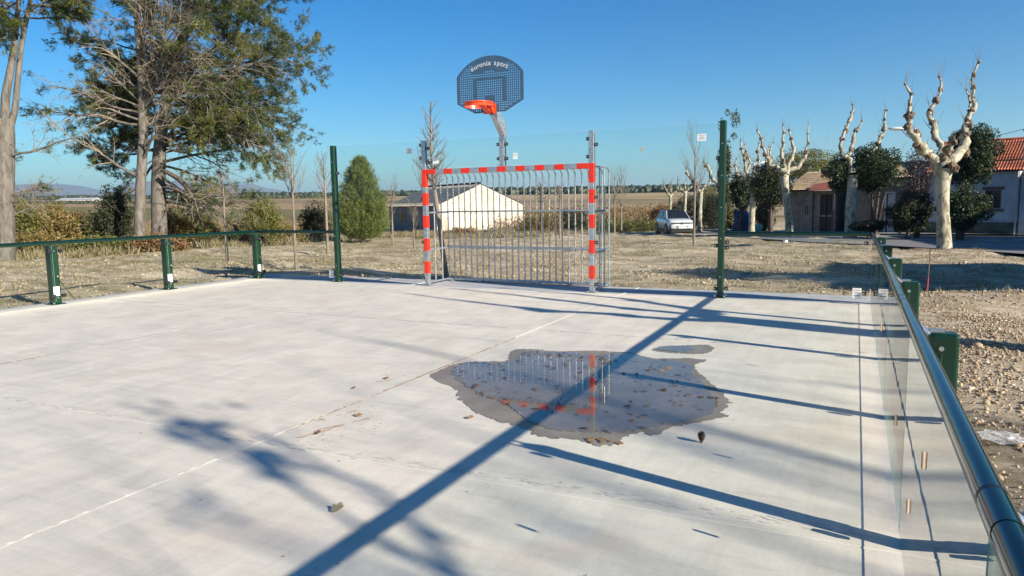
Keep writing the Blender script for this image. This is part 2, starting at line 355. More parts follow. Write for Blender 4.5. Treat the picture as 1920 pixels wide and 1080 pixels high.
# --- terrain, one uneven grid
def axis(a, b, step, lim):
    c = np.arange(a, b+1e-6, step); e = []; s = step; x = b
    while x < lim: s *= 1.22; x += s; e.append(x)
    f = []; s = step; x = a
    while x > -lim: s *= 1.22; x -= s; f.append(x)
    return np.array(f[::-1]+list(c)+e)
xs = axis(-42, 22, .4, 14000); ys = axis(-16, 56, .4, 14000)
X, Y = np.meshgrid(xs, ys)
def bumps(X, Y):
    Z = np.zeros_like(X); g = rng(3)
    for i in range(46):
        k = g.uniform(.5, 6)*np.array([math.cos(a := g.uniform(0, 6.28)), math.sin(a)]); am = .011/np.hypot(*k)**.8*2.1
        Z += am*np.sin(X*k[0]+Y*k[1]+g.uniform(0, 6.28))
    return Z
def gauss(X, Y, x, y, sx, sy, h): return h*np.exp(-((X-x)/sx)**2-((Y-y)/sy)**2)
def relief(X, Y):
    d = sdist(X, Y); near = np.clip(d/2, .25, 1)*np.exp(-np.maximum(d-40, 0)/30)
    Z = hgt(X, Y)+bumps(X, Y)*near-.035
    Z = Z+gauss(X, Y, 7.3, .95, 1.5, .55, .15)+gauss(X, Y, 6.4, -2.5, .5, 2.5, .03)
    Z = Z-gauss(X, Y, 8.3, -1.2, .5, .9, .26)-gauss(X, Y, 8.1, -2.9, .45, .8, .24)-gauss(X, Y, 7.5, -4.6, .4, .7, .16)
    Z = Z+gauss(X, Y, 9.3, -2.4, .7, 2.2, .16)+gauss(X, Y, -4.45, 1.45, .5, .35, .15)+gauss(X, Y, -5.6, 2.2, .6, .4, .06)
    slabin = (X > SX0-.35) & (X < SX1+.05) & (Y < SY1+.1)
    return np.where(slabin, -.16, Z)
Z = relief(X, Y)
V = np.stack([X, Y, Z], -1).reshape(-1, 3); ny, nx = X.shape
ii = (np.arange(ny-1)[:, None]*nx+np.arange(nx-1)[None]).ravel()
me = npmesh('ground', V, np.stack([ii, ii+1, ii+nx+1, ii+nx], 1), M['dirt'], smooth=True)
link('ground', me, kind='structure')
def gz(x, y): return float(relief(np.array(x, float), np.array(y, float)))
# --- court slab: panels with sawn joints, filler strips in the joints
court = link('court_slab', None, kind='structure')
XJ = [SX0, -1.80, 2.065, SX1]; YJ = [-16, -11.4, -7.53, -3.42, -.13]
for a in range(3):
    for b in range(4):
        g2 = .0045
        MB().box((XJ[a]+g2, YJ[b]+g2, -.14), (XJ[a+1]-g2, YJ[b+1]-g2, 0)).build('slab_panel', M['concrete'], court, bevel=.004, seg=1)
MB().box((SX0-.22, -.13+.007, -.14), (SX1+.02, SY1, -.006)).build('edge_strip', M['concrete_edge'], court, bevel=.006)
MB().box((SX0-.22, -16, -.14), (SX0-.007, -.13-.007, -.008)).build('edge_strip', M['concrete_edge'], court, bevel=.006)
def joint(x0, y0, x1, y1, mat, hw=.0045, z=-.0008): MB().box((min(x0, x1)-(hw if x0 == x1 else 0), min(y0, y1)-(hw if y0 == y1 else 0), -.1), (max(x0, x1)+(hw if x0 == x1 else 0), max(y0, y1)+(hw if y0 == y1 else 0), z)).build('joint_filler', mat, court)
M['filler_pale'] = simple('pale_joint_filler', (.61, .585, .53), .9, 0, .08, 9); M['filler_earth'] = simple('earth_filled_joint', (.30, .23, .155), .95, 0, .2, 12)
joint(2.065, -16, 2.065, -7.31, M['filler_pale']); joint(2.065, -7.309, 2.065, -3.95, M['filler_earth']); joint(2.065, -3.949, 2.065, SY1-.01, M['filler_pale'])
joint(-1.8, -16, -1.8, -6.3, M['filler_earth']); joint(-1.8, -6.299, -1.8, SY1-.01, M['filler_pale'])
for y in YJ[1:]:
    for a in range(3): joint(XJ[a]+.0048, y, XJ[a+1]-.0048, y, M['filler_pale'], .0042, -.0012)
# whitish cement smear beside the joints, 1-2 mm high dried slurry
def smear(x0, y0, x1, y1, wid, seed, mat, z=.0018, name='cement_smear', thr=.1):
    g = rng(seed); n = int(math.hypot(x1-x0, y1-y0)/.022); V = []; F = []
    for k in range(n):
        t = g.uniform(); cx, cy = x0+(x1-x0)*t+g.normal(0, wid*.4), y0+(y1-y0)*t+g.normal(0, wid*.4)
        r = g.uniform(.004, .02); m_ = 7; ang = math.atan2(y1-y0, x1-x0); b = len(V)
        for q in range(m_):
            a = q/m_*6.283; u = r*g.uniform(.6, 1.2)*math.cos(a)*2.2; v = r*g.uniform(.5, 1.2)*math.sin(a)*.45
            V.append((cx+u*math.cos(ang)-v*math.sin(ang), cy+u*math.sin(ang)+v*math.cos(ang), z+k*2e-6))
        F.append(list(range(b, b+m_)))
    me = npmesh(name, V, np.array(F), mat); o = link(name, me, court, kind='stuff'); return o
M['slurry'] = simple('pale_cement_slurry', (.57, .55, .50), .9, 0, .05, 20)
M['earth'] = simple('brown_earth_crumbs', (.36, .27, .19), .95, 0, .2, 20)
smear(2.065, -12, 2.065, -7.4, .010, 1, M['slurry']); smear(-1.8, -6.4, -1.8, -1, .012, 2, M['slurry'])
smear(2.065, -7.2, 2.065, -5.0, .014, 4, M['earth']); smear(2.07, -6.4, 2.07, -3.95, .010, 14, M['earth']); smear(-1.8, -8.6, -1.8, -6.4, .008, 5, M['earth'])
smear(-.9, -7.53, 1.1, -7.5, .05, 6, M['slurry']); smear(1.2, -7.53, 5.4, -7.4, .06, 7, M['slurry']); smear(-5.4, -3.35, 5.4, -3.45, .04, 8, M['slurry'])
for i, (px, py, L_) in enumerate([(668, 770, .28), (645, 795, .2), (690, 785, .22), (600, 812, .16), (628, 803, .2), (735, 712, .1)]):
    a = slab(px, py); smear(a[0], a[1], a[0]-.08, a[1]-L_, .025, 30+i, M['earth'])
# --- puddle
def outline(pts, z, rough, seed, sub=9):
    g = rng(seed); P = [slab(*p)[:2] for p in pts]; Q = []
    n = len(P)
    for i in range(n):
        p0, p1, p2, p3 = (np.array(P[(i+k-1) % n]) for k in range(4))
        for j in range(sub):
            t = j/sub; q = .5*((2*p1)+(-p0+p2)*t+(2*p0-5*p1+4*p2-p3)*t*t+(-p0+3*p1-3*p2+p3)*t**3)
            Q.append(q+g.normal(0, rough, 2))
    return [(float(a), float(b)) for a, b in Q]
def sheet(name, poly, z, mat, parent=None, kind=None, thick=.002):
    tri = geometry.tessellate_polygon([[Vector((a, b, 0)) for a, b in poly]])
    n = len(poly); V = [(a, b, z) for a, b in poly]+[(a, b, z-thick) for a, b in poly]
    F = [tuple(t) for t in tri]+[(i, (i+1) % n, n+(i+1) % n, n+i) for i in range(n)]
    mb = MB(); mb.add(V, F); return mb.build(name, mat, parent)
wet1 = [(806, 706), (835, 690), (868, 680), (915, 678), (950, 676), (962, 657), (1000, 655), (1040, 659), (1100, 658), (1150, 660), (1185, 662), (1225, 672), (1290, 672), (1325, 676), (1300, 686), (1312, 700), (1330, 716), (1345, 728), (1368, 756), (1352, 772), (1360, 782), (1310, 792), (1262, 800), (1230, 816), (1200, 812), (1165, 822), (1160, 832), (1120, 836), (1088, 826), (1040, 822), (1000, 815), (992, 806), (960, 796), (930, 788), (900, 778), (878, 762), (862, 748), (852, 728)]
wat1 = [(848, 700), (862, 684), (900, 679), (925, 684), (966, 676), (985, 661), (1030, 661), (1085, 663), (1120, 668), (1150, 663), (1190, 666), (1222, 674), (1270, 678), (1300, 688), (1298, 702), (1316, 716), (1330, 736), (1345, 756), (1336, 776), (1300, 788), (1255, 796), (1210, 806), (1150, 812), (1100, 812), (1050, 808), (1005, 798), (985, 785), (960, 768), (930, 750), (900, 742), (880, 728), (860, 714)]
wet2 = [(1222, 656), (1250, 649), (1285, 648), (1320, 647), (1338, 652), (1325, 662), (1290, 664), (1250, 661)]
wat2 = [(1230, 655), (1252, 650), (1285, 650), (1300, 654), (1290, 661), (1255, 659)]
for k, (a, b) in enumerate(((wet1, wat1), (wet2, wat2))):
    pd = empty('puddle', (0, 0, 0), ['large shallow rain puddle on the concrete reflecting the red and white goal', 'small narrow puddle beyond the large one on the concrete'][k], 'puddle')
    pd['kind'] = 'structure'
    sheet('wet_patch', outline(a, 0, .010, 11+k), .003, M['wet'], pd)
    sheet('water', outline(b, 0, .012, 21+k), .0065, M['water'], pd)
# --- road in front of the houses
def strip(name, near, far, mat, dz, kind='structure', n=90, m=26):
    def samp(P, n):
        P = np.array(P, float); s = np.concatenate([[0], np.cumsum(np.hypot(*np.diff(P, axis=0).T))]); t = np.linspace(0, s[-1], n)
        return np.stack([np.interp(t, s, P[:, 0]), np.interp(t, s, P[:, 1])], 1)
    A, B = samp(near, n), samp(far, n); f = np.linspace(0, 1, m)[:, None, None]
    G = A[None]*(1-f)+B[None]*f; Z = hgt(G[..., 0], G[..., 1])+dz
    V = np.concatenate([G, Z[..., None]], -1).reshape(-1, 3); i = (np.arange(m-1)[:, None]*n+np.arange(n-1)[None]).ravel()
    return link(name, npmesh(name, V, np.stack([i, i+1, i+n+1, i+n], 1), mat), kind=kind)
strip('road', [(13.2, -16), (12.2, 2), (11.0, 9.5), (9.0, 14.2), (6.2, 18.6), (3.3, 22.5), (-1, 31), (-6.5, 43), (-13, 58)], [(16.2, -16), (16.2, 5), (18, 9), (18, 20), (18, 30), (17, 36), (12, 36.9), (3, 37.2), (-2.2, 45), (-9, 60)], M['asphalt'], .03)
strip('pavement', [(18, 30.2), (16.9, 36.15), (12, 37.05), (3.1, 37.35)], [(20, 32), (19, 38), (12, 38.4), (2.6, 38.4)], M['kerb'], .14, m=6)
# --- hills on the horizon
def hills(name, prof, dist, mat, depth=900, seed=0, base=372):
    g = rng(seed); px = np.array([p[0] for p in prof]); py = np.array([p[1] for p in prof], float); xs_ = np.arange(px[0], px[-1]+1, 2.)
    yy = np.interp(xs_, px, py)+np.convolve(g.normal(0, 1, len(xs_)+8), np.ones(9)/9, 'valid')[:len(xs_)]*1.1
    V = []; F = []; rows = 9; n = len(xs_)
    for r in range(rows):
        f = r/(rows-1); d = dist+depth*(f-1)
        for i, x in enumerate(xs_):
            q = CP+ray(x, base+7+(yy[i]-base-7)*f)*d; q = q.copy(); q[2] += g.normal(0, 1)*dist*.0009*math.sin(f*3.14)
            V.append(q)
    for i, x in enumerate(xs_):
        q = CP+ray(x, base+10)*(dist+depth*.5); V.append(q)
    for r in range(rows):
        for i in range(n-1): F.append((r*n+i, r*n+i+1, (r+1)*n+i+1, (r+1)*n+i))
    return link(name, npmesh(name, np.array(V), np.array(F), mat, smooth=True), kind='structure')
def hillmat(name, a, b, sc):
    m, t, p = newmat(name); c = ramp(t, noi(t, geo(t), sc, 7, .65), [(.35, a), (.65, b)]); L(t, c, p.inputs['Base Color']); p.inputs['Roughness'].default_value = 1; p.inputs['Specular IOR Level'].default_value = 0; return m
M['mountain'] = hillmat('mountain_scrub', (.07, .085, .07), (.17, .155, .12), .004)
M['mountain_snow'] = hillmat('far_snowy_ridge', (.5, .5, .52), (.8, .8, .82), .003)
M['low_hill'] = hillmat('low_brown_hill', (.12, .10, .06), (.26, .20, .13), .01)
hills('mountains', [(-700, 356), (-300, 350), (-60, 352), (21, 346), (78, 345), (124, 346), (150, 348), (171, 353), (207, 359), (225, 352), (250, 341), (306, 339), (345, 340), (394, 349), (430, 347), (470, 345), (498, 352), (544, 360), (580, 363), (620, 365), (720, 368), (900, 371)], 9000, M['mountain'], seed=1)
hills('snowy_ridge', [(470, 372), (520, 363), (555, 361.5), (575, 360.5), (600, 362.5), (640, 368)], 13000, M['mountain_snow'], 400, 2)
hills('low_hills', [(560, 374), (640, 372), (700, 372), (930, 366), (1010, 362), (1130, 362), (1200, 361), (1290, 360), (1360, 359), (1420, 364), (1700, 358), (2200, 350), (2800, 352)], 2300, M['low_hill'], 500, 3, base=376)
# --- haze
hz = MB().box((-13800, -13800, -3), (13800, 13800, 400)).build('haze', M['concrete']); hz['kind'] = 'stuff'
m = bpy.data.materials.new('haze'); m.use_nodes = True; t = m.node_tree; t.nodes.remove(t.nodes['Principled BSDF'])
pv = t.nodes.new('ShaderNodeVolumePrincipled'); pv.inputs['Color'].default_value = (.58, .78, 1, 1); pv.inputs['Density'].default_value = 1.15e-4; pv.inputs['Anisotropy'].default_value = .2
L(t, pv.outputs[0], t.nodes['Material Output'].inputs['Volume']); hz.data.materials.clear(); hz.data.materials.append(m); hz.display_type = 'WIRE'

# ================================================================== THE GOAL WITH CAGE AND HOOP
goal = empty('football_goal', (0, 0, 0), 'galvanised steel goal with red bands and a barred cage at the end of the court', 'goal')
GX0, GX1, PW = -1.50, 1.54, .08
for x in (GX0, GX1):
    po = MB().box((x-PW/2, -PW/2, .012), (x+PW/2, PW/2, 2.49)).build('post', M['galv'], goal, bevel=.006)
    MB().box((x-.08, -.08, 0), (x+.08, .08, .012)).build('base_plate', M['galv'], po, bevel=.002)
    z = .205
    for k in range(5):
        h = .215
        if k == 4: z, h = 1.70, .30
        MB().box((x-PW/2-.002, -PW/2-.002, z), (x+PW/2+.002, PW/2+.002, z+h)).build('red_band', M['red_band'], po, bevel=.006)
        z += .397-.01*(k > 1)
cb = MB().box((GX0+PW/2, -PW/2, 1.92), (GX1-PW/2, PW/2, 2.0)).build('crossbar', M['galv'], goal, bevel=.006)
span = GX1-GX0-PW; nb = 14
bnd = [(GX0+.042, GX0+.24)]+[(GX0+.40+i*.3375, GX0+.40+i*.3375+.17) for i in range(7)]+[(GX1-.24, GX1-.042)]
for a, b in bnd: MB().box((a, -PW/2-.002, 1.918), (b, PW/2+.002, 2.002)).build('red_band', M['red_band'], cb, bevel=.006)
cage = MB(); CY = .78; NBAR = 27
bars = [GX0-.02+i*(GX1-GX0+.04)/(NBAR-1) for i in range(NBAR)]
def barmesh():
    pts = [(0, .042, 1.955)]+[(0, CY-.11, 1.955)]+[(0, CY-.11+.11*math.sin(a), 1.845+.11*math.cos(a)) for a in np.linspace(.2, math.pi/2, 5)]+[(0, CY, .055)]
    return MB().tube(pts, .0125, 8)
b0 = barmesh().build('cage_bar', M['galv'], goal, smooth=True); b0.location.x = bars[0]
for x in bars[1:]:
    b = b0.copy(); COL.objects.link(b); b.parent = goal; b.location.x = x
for z, h in ((1.255, .028), (.60, .045)):
    MB().box((bars[0]-.02, CY-.034, z), (bars[-1]+.02, CY-.0135, z+h)).build('cross_rail', M['galv'], goal, bevel=.002)
MB().box((bars[0]-.03, CY-.03, .012), (bars[-1]+.03, CY+.03, .054)).build('bottom_rail', M['galv'], goal, bevel=.003)
for s, x in ((-1, bars[0]), (1, bars[-1])):
    for y in (.30, .54):
        MB().tube([(x, y, 1.94), (x, y, .05)], .0125, 8).build('side_bar', M['galv'], goal, smooth=True)
    for z in (1.262, .615, .04): MB().box((x-.012, .045, z-.015), (x+.012, CY-.036, z+.015)).build('side_rail', M['galv'], goal, bevel=.002)
for x in np.linspace(bars[0]+.1, bars[-1]-.1, 6):
    MB().box((x-.04, CY-.1, 0), (x+.04, CY-.032, .012)).tube([(x, CY-.07, .0), (x, CY-.07, .035)], .01, 6).build('anchor_tab', M['galv'], goal)
# glass above the crossbar and the beside-goal panes belong to end fence (below)
def clamp(parent, x, y, z, sx, ax=1, w_=.05):
    """black clamp block with a zinc bolt; sx is its side along the pane, ax the axis of the pane"""
    if ax == 1: c = (x+sx*w_/2, y, z); sz = (w_, .05, .05); bo = [(c[0]+sx*.008, y-.024, z), (c[0]+sx*.008, y-.034, z)]
    else: c = (x, y+sx*w_/2, z); sz = (.05, w_, .05); s = -1 if x > 0 else 1; bo = [(x+s*.024, c[1], z), (x+s*.034, c[1], z)]
    o = MB().cbox(c, sz).build('clamp', M['black'], parent, bevel=.005)
    MB().tube(bo, .010, 8).build('bolt', M['bolt'], o); return o
# hoop
hoop = empty('basketball_hoop', (.0, 0, 2.0), 'orange hoop on dark perforated backboard, on a bent steel pole above the goal', 'basketball hoop')
def H(mb, name, mat, **kw):
    mb.v = [(a-0.0, b, c-2.0) for a, b, c in mb.v]; return mb.build(name, mat, kw.pop('parent', hoop), **kw)
pole = H(MB().box((-.045, -.035, 2.012), (.045, .055, 2.42)).box((-.09, -.04, 2.001), (.09, .06, 2.012)), 'pole', M['galv'], bevel=.004)
H(MB().prism([(-.035, 2.421), (.055, 2.421), (.115, 2.52), (.10, 2.66), (-.30, 2.97), (-.36, 2.97), (-.36, 2.80), (-.33, 2.80), (-.01, 2.50)], 0, -.045, -.037).prism([(-.035, 2.421), (.055, 2.421), (.115, 2.52), (.10, 2.66), (-.30, 2.97), (-.36, 2.97), (-.36, 2.80), (-.33, 2.80), (-.01, 2.50)], 0, .037, .045).prism([(-.035, 2.421), (-.028, 2.421), (-.002, 2.505), (-.33, 2.806), (-.36, 2.80), (-.33, 2.79), (-.01, 2.50)], 0, -.0365, .0365).prism([(.055, 2.421), (.115, 2.52), (.10, 2.66), (-.30, 2.97), (-.30, 2.962), (.094, 2.655), (.108, 2.522), (.048, 2.421)], 0, -.0365, .0365), 'bent_arm', M['galv'])
BY = -.41
def board():
    Wd = .585; out = []
    cx, cz, R = 0, 2.945, .745
    a0 = math.acos(Wd/R)
    for a in np.linspace(a0, math.pi-a0, 26): out.append((R*math.cos(a), cz+R*math.sin(a)))
    out = [(Wd, 2.985)]+out+[(-Wd, 2.985), (-.27, 2.825), (.27, 2.825)]
    def inside(x, z, mg):
        n = len(out); 
        for i in range(n):
            a, b = out[i], out[(i+1) % n]; ex, ez = b[0]-a[0], b[1]-a[1]; l = math.hypot(ex, ez)
            if l > 1e-6 and (ex*(z-a[1])-ez*(x-a[0]))/l < mg: return False
        return True
    holes = []
    for i in range(-17, 18):
        for j in range(-3, 26):
            x, z = i*.0345, 2.86+j*.0345
            if not inside(x, z, .034): continue
            if z > 3.43 and abs(x) < .33 and abs(math.hypot(x, z-2.83)-.70) < .075: continue   # lettering zone
            if z > 3.5 and abs(x) < .3: continue
            if abs(abs(x)-.26) < .025 and 2.99 < z < 3.36 or (abs(z-3.335) < .026 and abs(x) < .27): continue
            if abs(x) < .09 and 2.90 < z < 3.10: continue
            if z < 2.95 and abs(x) < .14: continue
            holes.append((x, z))
    vs = [Vector(p) for p in out]; es = [(i, (i+1) % len(out)) for i in range(len(out))]
    for x, z in holes:
        b = len(vs)
        for k in range(8): vs.append(Vector((x+.0122*math.cos(k*.7854+.39), z+.0122*math.sin(k*.7854+.39))))
        es += [(b+k, b+(k+1) % 8) for k in range(8)]
    V, E, F, *_ = geometry.delaunay_2d_cdt(vs, es, [], 1, 1e-6)
    hs = np.array(holes); V3 = [(p.x, p.y) for p in V]; keep = []
    for f in F:
        c = np.mean([V3[i] for i in f], axis=0)
        if np.min(np.hypot(hs[:, 0]-c[0], hs[:, 1]-c[1])) < .0108: continue
        keep.append(tuple(f))
    me = bpy.data.meshes.new('backboard'); me.from_pydata([(x, BY, z-2.0) for x, z in V3], [], keep); me.materials.append(M['board'])
    o = link('backboard', me, hoop); s = o.modifiers.new('thick', 'SOLIDIFY'); s.thickness = .010; s.offset = 0
    return o
bo = board()
# lettering on an arc, as flat print
dg = bpy.context.evaluated_depsgraph_get()
def glyph(ch):
    cu = bpy.data.curves.new('glyph', 'FONT'); cu.body = ch; cu.size = 1;  cu.align_x = 'CENTER'; ob = bpy.data.objects.new('glyph', cu); COL.objects.link(ob)
    bpy.context.view_layer.update(); me = ob.evaluated_get(bpy.context.evaluated_depsgraph_get()).to_mesh()
    V = [tuple(v.co) for v in me.vertices]; F = [tuple(p.vertices) for p in me.polygons]; ob.to_mesh_clear(); bpy.data.objects.remove(ob); bpy.data.curves.remove(cu)
    return V, F
txt = 'euronix sport'; adv = dict(i=.35, r=.47, t=.44, x=.62); tot = sum(adv.get(c, .68) if c != ' ' else .45 for c in txt); ang = 0; sz = .108; RT = .66; zc = 2.885
s = -tot/2
for c in txt:
    a = (adv.get(c, .68) if c != ' ' else .45); mid = (s+a/2)*sz*.80/RT; s += a
    if c == ' ': continue
    V, F = glyph(c); mb = MB()
    mb.add([(x*sz*math.cos(mid)+(RT+y*sz)*math.sin(mid), BY-.0065, zc-2.0+(RT+y*sz)*math.cos(mid)-x*sz*math.sin(mid)) for x, y, z in V], F)
    if c in 'ixt':      # small serif strokes
        mb.add([(x*sz*math.cos(mid)+(RT+y*sz)*math.sin(mid), BY-.0066, zc-2.0+(RT+y*sz)*math.cos(mid)-x*sz*math.sin(mid)) for x, y in ((-.22, 0), (.22, 0), (.22, .05), (-.22, .05))], [(0, 1, 2, 3)])
    mb.build('letter', M['white_print'], bo)
RY = BY-.15-.225; RZ = 2.925
tor = MB(); n = 40
for rr, zz in ((.225, 0),):
    pts = [(rr*math.cos(a), RY+rr*math.sin(a), RZ+zz) for a in np.linspace(0, 2*math.pi, n+1)]
    tor.tube(pts, .011, 8, caps=False)
rim = H(tor, 'rim', M['rim_orange'], smooth=True)
# the deep guard ring under the rim and the bracket plates
V = []; F = []
for k, (r, z) in enumerate(((.222, RZ-.005), (.216, RZ-.055), (.212, RZ-.055), (.218, RZ-.005))):
    for i in range(n): a = i/n*2*math.pi; V.append((r*math.cos(a), RY+r*math.sin(a), z))
for k in range(4):
    for i in range(n): F.append((k*n+i, k*n+(i+1) % n, ((k+1) % 4)*n+(i+1) % n, ((k+1) % 4)*n+i))
H(MB().add(V, F), 'guard_ring', M['rim_orange'], smooth=True, parent=hoop)
H(MB().box((-.11, BY-.014, 2.80), (.11, BY-.0065, 2.955)), 'mounting_plate', M['rim_orange'], bevel=.003)
H(MB().prism([(BY-.015, 2.93), (BY-.17, 2.93), (BY-.17, 2.915), (BY-.015, 2.80)], 0, -.075, -.067).prism([(BY-.015, 2.93), (BY-.17, 2.93), (BY-.17, 2.915), (BY-.015, 2.80)], 0, .067, .075).box((-.10, BY-.165, 2.916), (.10, BY-.016, 2.924)).prism([(BY-.015, 2.81), (BY-.30, 2.905), (BY-.30, 2.912), (BY-.015, 2.83)], 0, -.05, .05), 'rim_bracket', M['rim_orange'])
for sgn in (-1, 1):
    for z in (2.13, 2.36): clamp(pole, sgn*.046, .0, z-2.0, sgn)

# ================================================================== GLASS FENCES
RH = .93
def fence(label, loc=(0, 0, 0)): return empty('glass_fence', loc, label, 'fence', 'green railed glass fences round the court')
def pane(parent, a, b, z0, z1, th=.010, name='glass_pane'):
    """vertical pane between plan points a, b"""
    a = np.array(a, float); b = np.array(b, float); d = (b-a)/np.linalg.norm(b-a); nrm = np.array([-d[1], d[0]])*th/2
    def bx(p, q, n, z0, z1):
        return [(p[0]-n[0], p[1]-n[1], z0), (q[0]-n[0], q[1]-n[1], z0), (q[0]+n[0], q[1]+n[1], z0), (p[0]+n[0], p[1]+n[1], z0), (p[0]-n[0], p[1]-n[1], z1), (q[0]-n[0], q[1]-n[1], z1), (q[0]+n[0], q[1]+n[1], z1), (p[0]+n[0], p[1]+n[1], z1)]
    V = bx(a, b, nrm, z0, z1); mb = MB().add(V, [(0, 1, 5, 4), (2, 3, 7, 6)]); o = mb.build(name, M['glass'], parent)
    e = MB().add(V, [(1, 2, 6, 5), (3, 0, 4, 7), (4, 5, 6, 7), (0, 1, 2, 3)]); e.build('pane_edge', M['glass_edge'], o); return o
def gpost(parent, x, y, h, wx, wy, rz=0):
    o = MB().box((-wx/2, -wy/2, .012), (wx/2, wy/2, h)).build('post', M['green'], parent, bevel=.012, loc=(x, y, 0)); o.rotation_euler.z = rz
    MB().box((-wx/2-.04, -wy/2-.04, 0), (wx/2+.04, wy/2+.04, .012)).build('base_plate', M['green'], o, bevel=.003)
    for sx in (-1, 1):
        for sy in (-1, 1): MB().tube([(sx*(wx/2+.024), sy*(wy/2+.024), .011), (sx*(wx/2+.024), sy*(wy/2+.024), .034)], .010, 6).build('anchor_bolt', M['bolt'], o)
    return o
def bolts(o, x, y, zs, ax):
    for z in zs:
        p = [(x, y, z), (x, y-.008, z)] if ax == 1 else [(x, y, z), (x+ax*.008, y, z)]
        MB().tube(p, .008, 8).build('bolt', M['bolt'], o)
def sticker(parent, c, wv, hv, nrm, mat='paper', lines=3, name='sticker', z=0):
    """small paper label on a pane: c centre, wv half width vector, hv half height"""
    c = np.array(c, float); wv = np.array(wv, float); nrm = np.array(nrm, float); up = np.array([0, 0, hv])
    q = [c-wv-up+nrm*.001, c+wv-up+nrm*.001, c+wv+up+nrm*.001, c-wv+up+nrm*.001]; q2 = [p-nrm*.0009 for p in q]
    o = MB().add(q+q2, [(0, 1, 2, 3), (7, 6, 5, 4), (0, 1, 5, 4), (1, 2, 6, 5), (2, 3, 7, 6), (3, 0, 4, 7)]).build(name, M[mat], parent)
    for k in range(lines):
        zc_ = .6-.5*k; mb = MB(); a = c+up*zc_+nrm*.002; e = wv*(.7 if k % 2 == 0 else .5)
        mb.add([a-e-up*.1, a+e-up*.1, a+e+up*.1, a-e+up*.1], [(0, 1, 2, 3)]).build('print_line', M['grey_print' if k else 'pink_print'], o)
    return o
# -- end fence: tall panes either side of the goal and above it
TX0, TX1 = -3.465, 3.50
endf = fence('tall clear glass end fence either side of the goal, held by two tall green posts')
tp = [gpost(endf, TX0, .0, 2.50, .085, .10), gpost(endf, TX1, .0, 2.52, .085, .10)]
for o in tp: bolts(o, 0, -.05, (.3, .85, 1.3, 1.75, 2.2), 1)
pane(endf, (TX0+.07, 0), (GX0-.055, 0), .10, 2.475); pane(endf, (GX1+.055, 0), (TX1-.07, 0), .10, 2.475)
pane(endf, (GX0+.055, 0), (-.055, 0), 2.03, 2.475); pane(endf, (.055, 0), (GX1-.055, 0), 2.03, 2.475)
for x, s in ((TX0+.044, 1), (TX1-.044, -1)):
    for z in (.12, .75, 2.0): clamp(endf, x, 0, z, s)
for x, s, zs in ((GX0-.041, -1, (.12, .75, 1.5, 2.2, 2.42)), (GX1+.041, 1, (.12, .78, 1.48, 2.28)), (GX0+.041, 1, (2.12, 2.36)), (GX1-.041, -1, (2.10, 2.37))):
    for z in zs: clamp(endf, x, 0, z, s)
sticker(endf, (-1.80, -.006, 2.33), (.055, 0, 0), .05, (0, -1, 0)); sticker(endf, (-1.27, -.006, 2.15), (.06, 0, 0), .055, (0, -1, 0), lines=0)
sticker(endf, (.235, -.006, 2.16), (.04, 0, 0), .05, (0, -1, 0), 'paper', 2); sticker(endf, (3.20, -.006, 2.30), (.065, 0, 0), .05, (0, -1, 0))
sticker(endf, (2.32, -.006, 2.17), (.022, 0, 0), .022, (0, -1, 0), 'sand_print', 0); sticker(endf, (TX0-.16, -.006, .06+.07), (.05, 0, 0), .07, (0, -1, 0), 'paper', 3)
# -- low end fences and side fences
def low_run(label, pts, posts_at, outward, panes_in=.0, rail_r=.028, gap=.04, hpost=.88, stick=()):
    f = fence(label); P = [np.array(p, float) for p in pts]; a, b = P; d = (b-a)/np.linalg.norm(b-a); Ln = np.linalg.norm(b-a); o = np.array(outward, float)
    ax = abs(d[1]) > .5
    return f, a, b, d, Ln, o, ax
def railtube(f, a, b, z=RH, r=.024, joints=()):
    o = MB().tube([(a[0], a[1], z), (b[0], b[1], z)], r, 20).build('handrail', M['green_rail'], f, smooth=True)
    d = (np.array(b)-np.array(a))/np.linalg.norm(np.array(b)-np.array(a))
    for j in joints:
        c = np.array(a)+d*j
        MB().tube([(*(c-d*.006), z), (*(c+d*.006), z)], r+.0015, 20).build('rail_joint', M['black'], o, smooth=True)
        MB().tube([(*(c+d*.0065), z), (*(c+d*.13), z)], r+.0012, 20).build('rail_sleeve', M['green_rail'], o, smooth=True)
    # slotted gasket that holds the pane, under the rail
    n = np.array([-d[1], d[0]]); mbx = MB()
    for s in (-1, 1):
        p = np.array(a)+n*s*.011; q = np.array(b)+n*s*.011; e = n*.004
        mbx.add([(*(p-e), z-r-.010), (*(q-e), z-r-.010), (*(q+e), z-r-.010), (*(p+e), z-r-.010), (*(p-e), z-r+.004), (*(q-e), z-r+.004), (*(q+e), z-r+.004), (*(p+e), z-r+.004)], [(0, 1, 2, 3), (4, 5, 6, 7), (0, 1, 5, 4), (2, 3, 7, 6), (1, 2, 6, 5), (3, 0, 4, 7)])
    mbx.build('gasket', M['green'], o); return o
CX = 5.45; CXL = -5.45
PYR = [-.0, -1.87, -3.73, -5.60, -7.47, -9.34, -11.2]
rf = fence('long glossy green rail and low glass panes on the gravel side, nearest the viewer')
railtube(rf, (CX, .03), (CX, -12.0), r=.0215, joints=(2.2, 4.55, 6.9, 9.35))
